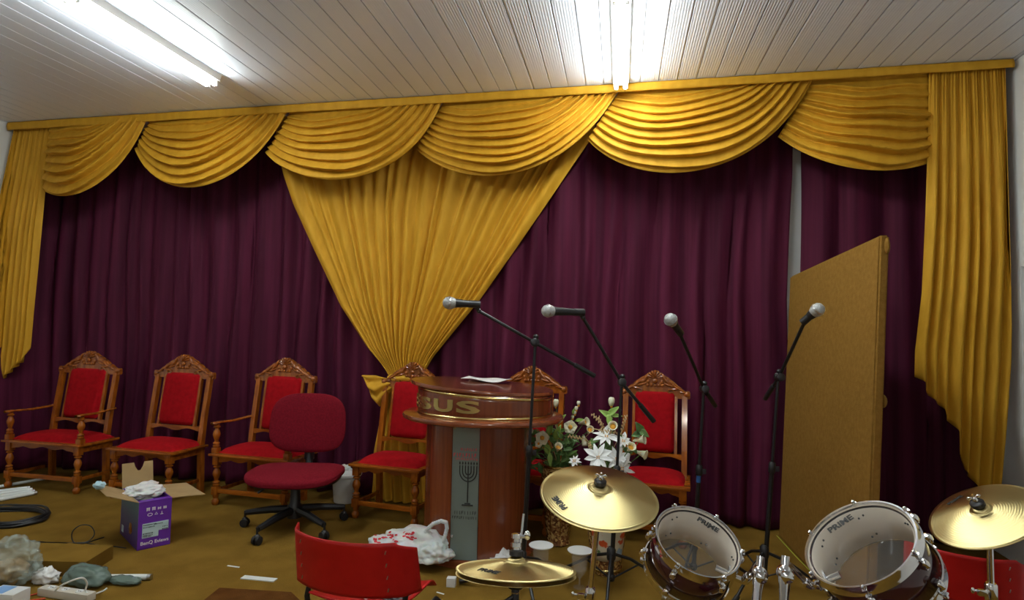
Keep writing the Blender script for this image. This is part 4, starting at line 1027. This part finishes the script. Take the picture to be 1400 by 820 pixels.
def arrangement(name, label, vloc, vtop, items, leaves, seed, straw):
    t = thing(name, label, 'flowers'); Y0 = vloc[1]; root_ = Vector((vloc[0], Y0, vtop - .06)); r = random.Random(seed)
    ms = MB(); ml = MB(); mll = MB(); mst = MB()
    for it in items:
        kind, px, py, dy = it[:4]; c = P(px, py, Y0 + dy); tc_ = (CAM - c).normalized()
        mp = MB(); mc = MB()
        if kind == 'o': open_flower(mp, mc, c, tc_ + Vector(it[4]), it[5]); mat = M['petal']; nm = 'open_blossom'
        elif kind == 't': trumpet(mp, mc, c - Vector(it[4]).normalized() * .05, it[4], .075, it[5]); mat = M['petal']; nm = 'trumpet_blossom'
        elif kind == 's': star_flower(mp, mc, c, tc_ + Vector(it[4]), it[5]); mat = M['petalw']; nm = 'star_blossom'
        elif kind == 'b':
            for k in range(4): mp.ell(c + Vector((.004 * cos(k * 1.6), .004 * sin(k * 1.6), 0)), (it[5] * .52, it[5] * .52, it[5]), Matrix.Rotation(.25 * cos(k * 2), 3, 'Y'), 8, 6)
            mc.ell(c - Vector((0, 0, it[5])), (.008, .008, .01)); mat = M['petal']; nm = 'bud'
        p_ = mp.obj(nm, mat, t, solid=.0015 if kind != 'b' else 0, angle=180); mc.obj('flower_centre', M['bud'], p_)
        mid = root_.lerp(c, .55) + Vector((0, 0, .05)); back = c + Vector((0, .01, 0))
        ms.tube([root_, mid, back], .003, 6)
    for px, py, dy, L, W, ax, az, lt in leaves:
        c = P(px, py, Y0 + dy); d = Vector((ax, -.35, az)); (mll if lt else ml)
        petal(mll if lt else ml, c - d.normalized() * L * .5, d, L, W, -.18, Vector((0, -1, .5)), tip=1, wmax=.4)
        ms.tube([root_, root_.lerp(c, .6) + Vector((0, 0, .03)), c - d.normalized() * L * .5], .0022, 5)
    for q in straw:
        pts = [P(x, y, Y0 + dy) for x, y, dy in q]; mst.tube(pts, .0028, 6)
        e = pts[-1]; d = (pts[-1] - pts[-2]).normalized()
        for k in range(14):
            b = e - d * k * .007; s = d.orthogonal() * .006 * cos(k * 2.1) + d.cross(d.orthogonal()) * .006 * sin(k * 2.1)
            mst.ell(b + s, (.0045, .0045, .008), None, 6, 4)
    ms.obj('stems', M['leaf'], t); ml.obj('leaves', M['leaf'], t, solid=.001, angle=180)
    if mll.bm.verts: mll.obj('light_leaves', M['leafl'], t, solid=.001, angle=180)
    else: mll.bm.free()
    if mst.bm.verts: mst.obj('dried_stalks', M['straw'], t)
    else: mst.bm.free()
    return rebase(t, (vloc[0], Y0, vtop))
r = random.Random(4)
lv = [(r.uniform(722, 788), r.uniform(588, 640), r.uniform(-.10, .12), r.uniform(.06, .11), r.uniform(.025, .045), r.uniform(-1, 1), r.uniform(-.4, 1), 0) for _ in range(70)]
lv += [(752, 585, -.05, .13, .05, .2, 1, 1), (762, 592, -.08, .12, .06, .3, .9, 1), (766, 573, -.02, .10, .05, .7, .8, 1), (748, 612, -.1, .11, .05, -.2, 1, 1), (752, 628, -.12, .10, .04, .1, -1, 1), (784, 562, -.02, .05, .02, .3, 1, 1), (792, 574, 0, .07, .03, 1, .3, 1)]
arrangement('flower_arrangement', 'left arrangement of cream blossoms with green leaves in the mosaic vase', v1, pt, [
    ('o', 741, 599, -.16, (.1, 0, .2), .052), ('o', 780, 584, -.10, (-.1, 0, .1), .050), ('t', 799, 577, -.04, (.9, -.5, .3), .032), ('t', 806, 588, -.06, (.3, -.8, .5), .026),
    ('o', 748, 571, .06, (0, 0, 1), .04), ('b', 760, 551, .05, 0, .03), ('o', 722, 590, -.06, (-.3, 0, .3), .045), ('o', 736, 606, -.18, (.3, 0, -.2), .030), ('t', 799, 604, -.02, (.2, -.4, -1), .022), ('t', 763, 612, -.12, (.2, -.6, .6), .028),
    ('b', 791, 551, .0, 0, .016), ('b', 788, 558, .0, 0, .015), ('b', 786, 564, .0, 0, .013), ('b', 783, 570, .0, 0, .012)], lv, 4,
    [[(765, 640, 0), (748, 590, .02), (741, 566, .02)], [(765, 640, 0), (760, 580, .02), (752, 566, .03)]])
lv = [(r.uniform(806, 860), r.uniform(600, 650), r.uniform(-.02, .14), r.uniform(.05, .09), r.uniform(.02, .04), r.uniform(-1, 1), r.uniform(-.6, .8), 0) for _ in range(44)]
lv += [(874, 585, -.08, .08, .06, -.4, .8, 0), (880, 592, -.08, .075, .05, 1, -.5, 0), (870, 594, -.08, .06, .05, -1, -.2, 0), (866, 613, -.1, .07, .045, .6, -.7, 0), (829, 566, 0, .10, .045, -1, .7, 1), (838, 562, 0, .10, .045, .9, .9, 1), (833, 575, -.02, .09, .04, .1, -1, 1), (843, 568, 0, .07, .03, 1, .1, 1)]
arrangement('flower_arrangement', 'right arrangement of large white star flowers and cream trumpets by the rightmost chair', v2, pt2, [
    ('s', 818, 626, -.16, (-.2, 0, .5), .112), ('s', 843, 628, -.10, (.2, 0, .4), .105), ('s', 829, 598, -.05, (0, 0, 1.6), .105), ('s', 852, 604, -.04, (.4, 0, 1.2), .075), ('s', 786, 631, -.1, (-.5, 0, .6), .05), ('s', 850, 640, -.13, (.5, 0, -.2), .085),
    ('b', 836, 549, .04, 0, .030), ('t', 838, 583, -.04, (0, -.9, .4), .030), ('t', 876, 601, -.08, (1, -.4, .25), .030), ('t', 862, 612, -.12, (.3, -.7, .5), .028), ('t', 878, 620, -.08, (.9, -.4, -.2), .030)], lv, 6,
    [[(825, 640, 0), (832, 590, .04), (810, 566, .05)], [(825, 640, 0), (830, 600, .04), (818, 570, .06)], [(825, 640, 0), (850, 590, .05), (856, 568, .05)], [(825, 640, 0), (800, 600, 0), (777, 596, -.02)],
     [(835, 640, 0), (860, 600, 0), (847, 592, -.03), (826, 590, -.02)], [(835, 640, 0), (800, 598, 0), (812, 586, -.02), (840, 592, -.02)], [(825, 640, 0), (808, 618, -.02), (806, 606, -.06)]])
# goblets
def goblet(label, px, py, h=.215):
    g = G(px, py); t = thing('goblet', label, 'cup', (g.x, g.y, 0), 0, 'clear goblets with white discs')
    MB().lathe([(.034, 0), (.034, .003), (.006, .008), (.005, .05), (.02, .07), (.044, .10), (.05, h - .02), (.05, h - .012), (.047, h - .02), (.04, .105), (.004, .08)], seg=28).obj('clear_bowl', M['clearcup'], t)
    MB().lathe([(.05, h - .010), (.070, h - .006), (.073, h), (.070, h + .001), (.045, h - .004)], seg=32).obj('white_rim', M['white'], t)
    return t
goblet('clear goblet with white disc top on the carpet, half hidden by the crash stand', 792, 803)
goblet('clear goblet with white disc top in front of the mosaic vase', 739, 795)

# ------------------------------------------------------------------ drum kit
def frame_from(c, n, px_up_hint=None):
    """matrix with local z along n and local y pointing away from the camera"""
    n = Vector(n).normalized(); d = (Vector(c) - CAM).normalized(); y = (d - n * d.dot(n)).normalized(); x = y.cross(n)
    return Matrix(((x.x, y.x, n.x, c[0]), (x.y, y.y, n.y, c[1]), (x.z, y.z, n.z, c[2]), (0, 0, 0, 1)))
def nz(nx, ny): return (nx, ny, math.sqrt(1 - nx * nx - ny * ny))
def drum(name, label, c, n, R, depth, lugs, phase, logo_ang, logo=True, mountdir=None):
    t = thing(name, label, 'drum'); t.matrix_world = frame_from(c, n)
    def ringo(nm, prof, mat, **k): return MB().lathe(prof, seg=72, caps=False, **k).obj(nm, mat, t)
    Ri = R * .93
    mb = MB().lathe([(Ri, -.008), (Ri, -depth + .008)], seg=72, caps=False); mb.obj('shell', M['shell'], t, solid=.003)
    mb = MB().lathe([(Ri - .006, -.006), (Ri - .006, -depth + .006)], seg=72, caps=False); inn = mb.obj('inner_shell', M['inner'], t, solid=.002)
    for nm, z, s in (('top_hoop', 0, 1), ('bottom_hoop', -depth, -1)):
        MB().lathe([(R * .945, s * .004), (R * .955, s * .010), (R * .985, s * .010), (R * .99, s * .004), (R * .99, -s * .012), (R, -s * .016), (R * 1.012, -s * .022), (R * .985, -s * .024), (R * .95, -s * .016), (R * .945, s * .004)], (0, 0, z), seg=72, caps=False).obj(nm, M['chrome'], t, angle=60)
    MB().lathe([(.001, -.002), (R * .95, -.002)], seg=72, caps=False).obj('top_head', M['clearhead'], t, solid=.0006)
    MB().lathe([(.001, -depth + .002), (R * .95, -depth + .002)], seg=72, caps=False).obj('bottom_head', M['clearhead'], t, solid=.0006)
    MB().lathe([(R * .925, -.001), (R * .955, .001)], seg=72, caps=False).obj('head_collar', M['inner'], t, solid=.0015)
    sc_ = MB()
    for k in range(lugs):
        a = phase + 2 * pi * k / lugs; d = Vector((cos(a), sin(a), 0)); tn = Vector((-sin(a), cos(a), 0))
        for s in (0, 1):
            mb = MB()
            z0 = -.034 if not s else -depth + .034
            RM = Matrix((d, tn, Vector((0, 0, 1)))).transposed()
            mb.box(d * (Ri + .013) + Vector((0, 0, z0)), (.022, .019, .034), RM, bev=.006); mb.ell(d * (Ri + .020) + Vector((0, 0, z0)), (.012, .012, .016))
            e = .012 if not s else -depth - .012
            mb.tube([d * (R * 1.005) + Vector((0, 0, z0)), d * (R * 1.005) + Vector((0, 0, e))], .0034, 8); mb.box(d * (R * 1.0) + Vector((0, 0, e * 1.0 - (.010 if not s else -.010))), (.020, .014, .006), RM, bev=.002)
            mb.lathe([(.006, -.004), (.006, .004), (.003, .006)], d * (R * 1.005) + Vector((0, 0, e)), None, 8)
            for q in (-1, 1): sc_.ell(d * (Ri - .009) + tn * .009 * q + Vector((0, 0, z0 - .004 * q)), (.0035, .0035, .0035), None, 8, 6)
            mb.obj('lug', M['chrome'], t)
    sc_.obj('lug_screws', M['blackmetal'], inn)
    if logo:
        lt = text_obj('head_lettering', 'PRIME', .030 * R / .152, M['ink'], t, .0003, .0014)
        lt.data.transform(Matrix.Rotation(logo_ang, 4, 'Z') @ Matrix.Translation((0, R * .66, .0012)))
    if mountdir is not None:
        d = Vector((cos(mountdir), sin(mountdir), 0)); tn = Vector((-d.y, d.x, 0)); RM = Matrix((d, tn, Vector((0, 0, 1)))).transposed()
        mb = MB(); mb.box(d * (Ri + .006) + Vector((0, 0, -depth * .5)), (.012, .055, .07), RM, bev=.005); mb.tube([d * (Ri - .055) + Vector((0, 0, -depth * .5)), d * (Ri + .05) + Vector((0, 0, -depth * .5))], .012, 14)
        mb.box(d * (Ri - .012) + Vector((0, 0, -depth * .5)), (.008, .04, .05), RM, bev=.005); mb.obj('mount_bracket', M['chrome'], t)
    return t
cS = Vector((.2015, 2.2189, .7709)); nS = Vector(nz(.2327, -.4728)); cL = Vector((.6665, 2.0662, .8591)); nL = Vector(nz(-.5806, -.28))
# mount directions: each drum's bracket points at the stands between them
def mdir(c, n, target):
    Mx = frame_from(c, n).inverted(); v = Mx @ Vector(target); return math.atan2(v.y, v.x)
kS = P(1040, 768, 2.18); kL = P(1074, 768, 2.10)
dS = drum('tom_drum', 'smaller wine red tom drum with clear head and chrome hoops, left of the two toms', cS, nS, .152, .155, 6, .35, -.10, True, mdir(cS, nS, kS))
dL = drum('tom_drum', 'larger wine red tom drum with clear head, left of the red chair', cL, nL, .172, .150, 6, .15, .10, True, mdir(cL, nL, kL))
bass = thing('bass_drum', 'wine red bass drum on the floor under the two toms', 'drum', (.66, 1.90, .262))
bass.rotation_euler = (pi / 2, 0, 0); BS = .9
MB().lathe([(.245, -.18), (.245, .18)], seg=64, caps=False).obj('shell', M['shell'], bass, solid=.006)
for s in (-1, 1):
    MB().lathe([(.249, s * .175), (.261, s * .175), (.261, s * .205), (.249, s * .205), (.249, s * .175)], seg=64, caps=False).obj('wooden_hoop', M['shell'], bass)
    MB().lathe([(.001, s * .19), (.249, s * .19)], seg=64, caps=False).obj('drum_head', M['inner'], bass, solid=.001)
def tom_holder(label, c, n, tgt, ball, down, R):
    t = thing('tom_holder', label, 'drum hardware', (0, 0, 0), 0, 'chrome tom holders')
    c = Vector(c); Mx = frame_from(c, n); a = mdir(c, n, tgt); dep = .0765
    p0 = Mx @ (Vector((cos(a), sin(a), 0)) * (R * .93 + .045) + Vector((0, 0, -dep)))
    tgt = Vector(tgt)
    MB().tube([p0, p0.lerp(tgt, .5), tgt], .0105, 14).obj('arm_rod', M['chrome'], t)
    mb = MB(); mb.lathe([(.013, 0), (.016, .004), (.016, .028), (.013, .032)], p0, tgt - p0, 14); mb.tube([p0 + Vector((0, -.015, .01)), p0 + Vector((0.012, -.03, .03))], .003, 6); mb.ell(p0 + Vector((.014, -.032, .033)), (.008, .005, .007)); mb.obj('wing_bolt', M['chrome'], t)
    MB().tube([tgt + Vector((0, 0, .018)), Vector(ball)], .0135, 16).obj('elbow', M['chrome'], t)
    mb = MB(); mb.ell(ball, (.026, .026, .026), None, 20, 14); mb.lathe([(.013, 0), (.019, .005), (.019, .02), (.010, .026)], Vector(ball) + Vector((0, -.022, 0)), (0, -1, .15), 16); mb.obj('ball_clamp', M['chrome'], t)
    bd = Vector(down); MB().lathe([(.021, .0), (.019, .02), (.0145, .07), (.0135, (Vector(ball) - bd).length)], Vector(ball), bd - Vector(ball), 20).obj('tube', M['chrome'], t)
    return rebase(t, bd)
tom_holder('left chrome tom holder, carrying the smaller tom', cS, nS, kS, P(1038, 784, 2.16), P(1031, 848, 2.03), .152)
tom_holder('right chrome tom holder, carrying the larger tom', cL, nL, kL, P(1073, 783, 2.08), P(1071, 848, 2.0), .172)

def cymbal(label, c, n, R, logo_a, logo_r=.72, flip=False, bow=.14, under=False, logosize=.028, name='cymbal', bell=.16):
    t = thing(name, label, 'cymbal'); t.matrix_world = frame_from(c, n)
    pr = []; rb = R * bell; hb = .018 if R > .17 else .016; H = R * bow
    for k in range(7): a = k / 6 * pi / 2; pr.append((max(.006, rb * sin(a)), H + hb * cos(a) * .9))
    for k in range(1, 15): u = k / 14; pr.append((lerp(rb, R, u), H * (1 - u ** 1.5)))
    if under: pr = [(r_, -z_) for r_, z_ in pr]
    MB().lathe(pr, seg=128, caps=False).obj('cymbal_plate', M['cymbal'] if not under else M['cymbal'], t, solid=.0012, angle=180)
    if not under:
        lt = text_obj('cymbal_lettering', 'PRIME', logosize, M['ink'], t, .0003, .0009)
        u = (logo_r * R - rb) / (R - rb); z = H * (1 - u ** 1.5); sl = math.atan(1.5 * u ** .5 * H / (R - rb))
        lt.data.transform(Matrix.Rotation(logo_a, 4, 'Z') @ Matrix.Translation((0, -logo_r * R, z + .0016)) @ Matrix.Rotation(sl, 4, 'X') @ Matrix.Rotation(pi if flip else 0, 4, 'Z'))
        mb = MB().lathe([(.017, H + hb * .88), (.021, H + hb), (.021, H + hb + .012), (.015, H + hb + .016)], seg=20); mb.obj('felt_washer', M['black'], t)
    return t, H + hb
def wingnut(t, z):
    mb = MB(); mb.lathe([(.006, z), (.008, z + .002), (.007, z + .014), (.004, z + .017)], seg=12)
    for s in (-1, 1): mb.ell((s * .012, 0, z + .014), (.009, .003, .007), Matrix.Rotation(-s * .5, 3, 'Y'), 8, 6)
    mb.tube([(0, 0, z - .02), (0, 0, z + .026)], .0034, 8); mb.obj('wing_nut', M['chrome'], t)
cC = Vector((-.1347, 2.1173, .928)); nC = Vector(nz(.0983, -.2777))
cy, z = cymbal('large tilted brass crash cymbal in front of the flower vase', cC, nC, .203, radians(-52), .78, True)
def post(label, c, n, foot, clampz=None, name='cymbal_stand'):
    t = thing(name, label, 'cymbal stand'); c = Vector(c); n = Vector(n)
    top = c + n * .050; foot = Vector(foot)
    neck = c - n * .03
    el = neck + Vector((0, 0, -.045)) + (Vector(foot) - neck) * .02
    MB().tube([c + n * .062, neck], .004, 8).obj('tilter_rod', M['chrome'], t)
    mb = MB().tube([neck + n * .012, el], .011, 12); mb.ell(neck, (.016, .016, .016)); mb.obj('tilter', M['chrome'], t)
    h = foot + Vector((0, 0, .30)); e2 = el
    MB().tube([e2, e2.lerp(h, .5)], .0095, 14).obj('upper_tube', M['chrome'], t)
    MB().tube([e2.lerp(h, .48), foot + Vector((0, 0, .06))], .0125, 14).obj('lower_tube', M['chrome'], t)
    m = e2.lerp(h, clampz or .48); mb = MB(); mb.lathe([(.014, -.03), (.018, -.025), (.018, .025), (.014, .03)], m, e2 - h, 16); mb.tube([m, m + Vector((-.055, -.012, .004))], .004, 8); mb.box(m + Vector((-.03, -.012, 0)), (.026, .014, .02), bev=.003); mb.ell(m + Vector((-.058, -.012, .004)), (.006, .005, .010)); mb.obj('height_clamp', M['chrome'], t)
    for i in range(3):
        a = .5 + i * 2 * pi / 3; d = Vector((cos(a), sin(a), 0)); h0 = foot + Vector((0, 0, .30)) + d * .014; h1 = foot + d * .28 + Vector((0, 0, .012))
        l = MB().tube([h0, h1], .007, 8).obj('leg', M['chrome'], t); MB().tube([h1 - d * .02 + Vector((0, 0, .012)), h1 + d * .012], .012, 10).obj('rubber_foot', M['black'], l)
        MB().tube([foot + Vector((0, 0, .10)) + d * .012, h0.lerp(h1, .5)], .004, 6).obj('brace', M['chrome'], t)
    mb = MB(); mb.lathe([(.014, .27), (.018, .28), (.018, .32), (.014, .33)], foot, None, 14); mb.obj('leg_collar', M['chrome'], t)
    return rebase(t, foot)
wingnut(cy, z + .016)
pz = P(801, 820, 2.15)
post('chrome stand of the large crash cymbal, left of the small tom', cC, nC, (pz.x - .01, 2.15, 0))
cH = Vector((-.3538, 1.7807, .7845)) ; nH = Vector(nz(-.0345, .19))
cy, z = cymbal('upper brass hi-hat cymbal, shallow, beside the lectern base', cH, nH, .178, radians(-38), .70, False, bow=.12)
cy2, _ = cymbal('lower hi-hat cymbal, turned upside down beneath the upper one', cH - nH * .012, nH, .178, 0, under=True, bow=.10)
t = thing('hihat_stand', 'chrome hi-hat stand holding the pair of cymbals by the left red chair', 'cymbal stand')
q0 = cH + nH * .02; top = P(716, 702, cH.y + .03)
MB().tube([cH - nH * .06, top], .0038, 10).obj('pull_rod', M['chrome'], t)
mb = MB(); a0 = cH + nH * z; mb.lathe([(.012, .014), (.012, .022), (.017, .024), (.017, .036), (.010, .038), (.010, .046), (.016, .048), (.016, .060), (.008, .064)], a0, nH, 18); mb.tube([a0 + nH * .054, a0 + nH * .056 + Vector((.030, -.01, .002))], .0055, 10); mb.ell(a0 + nH * .058 + Vector((.034, -.01, .004)), (.010, .007, .014)); mb.obj('clutch', M['chrome'], t)
ft = Vector((cH.x + .02, cH.y - .01, 0)); lo = cH - nH * .055
mb = MB(); mb.lathe([(.020, 0), (.024, .006), (.024, .012), (.012, .016)], cH - nH * .052, nH, 18); mb.tube([cH - nH * .05, cH - nH * .09], .012, 12); mb.tube([cH - nH * .07, cH - nH * .075 + Vector((-.03, -.02, -.01))], .006, 8); mb.obj('bottom_seat', M['black'], t)
MB().tube([cH - nH * .06, ft + Vector((0, 0, .05))], .0125, 14).obj('tube', M['chrome'], t)
for i in range(3):
    a = .9 + i * 2 * pi / 3; d = Vector((cos(a), sin(a), 0)); l = MB().tube([ft + Vector((0, 0, .30)) + d * .012, ft + d * .25 + Vector((0, 0, .012))], .006, 8).obj('leg', M['chrome'], t)
    MB().tube([ft + d * .235 + Vector((0, 0, .02)), ft + d * .262 + Vector((0, 0, .011))], .011, 10).obj('rubber_foot', M['black'], l)
pe = MB().box(ft + Vector((0, -.16, .03)), (.075, .25, .008), Matrix.Rotation(.12, 3, 'X'), bev=.003).obj('pedal', M['brushed'], t)
rebase(t, ft)
f = .813; cR = Vector((1.3541 * f, 2.7837 * f, 1.5 + (.7912 - 1.5) * f)); nR = Vector(nz(-.5184, -.1721))
cy, z = cymbal('brass cymbal cut off by the right edge of the photo', cR, nR, .165, radians(207), .72, True, logosize=.022)
wingnut(cy, z + .016)
pz = P(1357, 820, cR.y + .05)
post('chrome stand of the right cymbal, in front of the right red chair', cR, nR, (pz.x, cR.y + .05, 0), .30)
# grey bundle at right edge
o = MB().blob((2.05, 3.35, .20), (.16, .2, .22), 71, .2, 2, flat=.003, sub=4).obj('grey_bundle', M['greyfab'], angle=180)
tag(settle(o), 'grey cloth bundle on the floor at the right edge beyond the red chair', 'cloth')

# ------------------------------------------------------------------ camera flash (a real small light at the photographer's camera)
fl = bpy.data.lights.new('camera_flash', 'AREA'); fl.shape = 'DISK'; fl.size = .05; fl.energy = 9; fl.color = (1, .95, .88)
fo = bpy.data.objects.new('camera_flash', fl); COL.objects.link(fo); fo.location = (.03, -.03, 1.57); fo.rotation_euler = Euler((radians(88), 0, radians(12)))

# ------------------------------------------------------------------ world and view
w = bpy.data.worlds.new('world'); SC.world = w; w.use_nodes = True
w.node_tree.nodes['Background'].inputs[0].default_value = (.05, .05, .05, 1); w.node_tree.nodes['Background'].inputs[1].default_value = 1
SC.view_settings.view_transform = 'Standard'; SC.view_settings.look = 'None'; SC.view_settings.exposure = -0.30; SC.view_settings.gamma = 1
SC.view_settings.use_curve_mapping = False
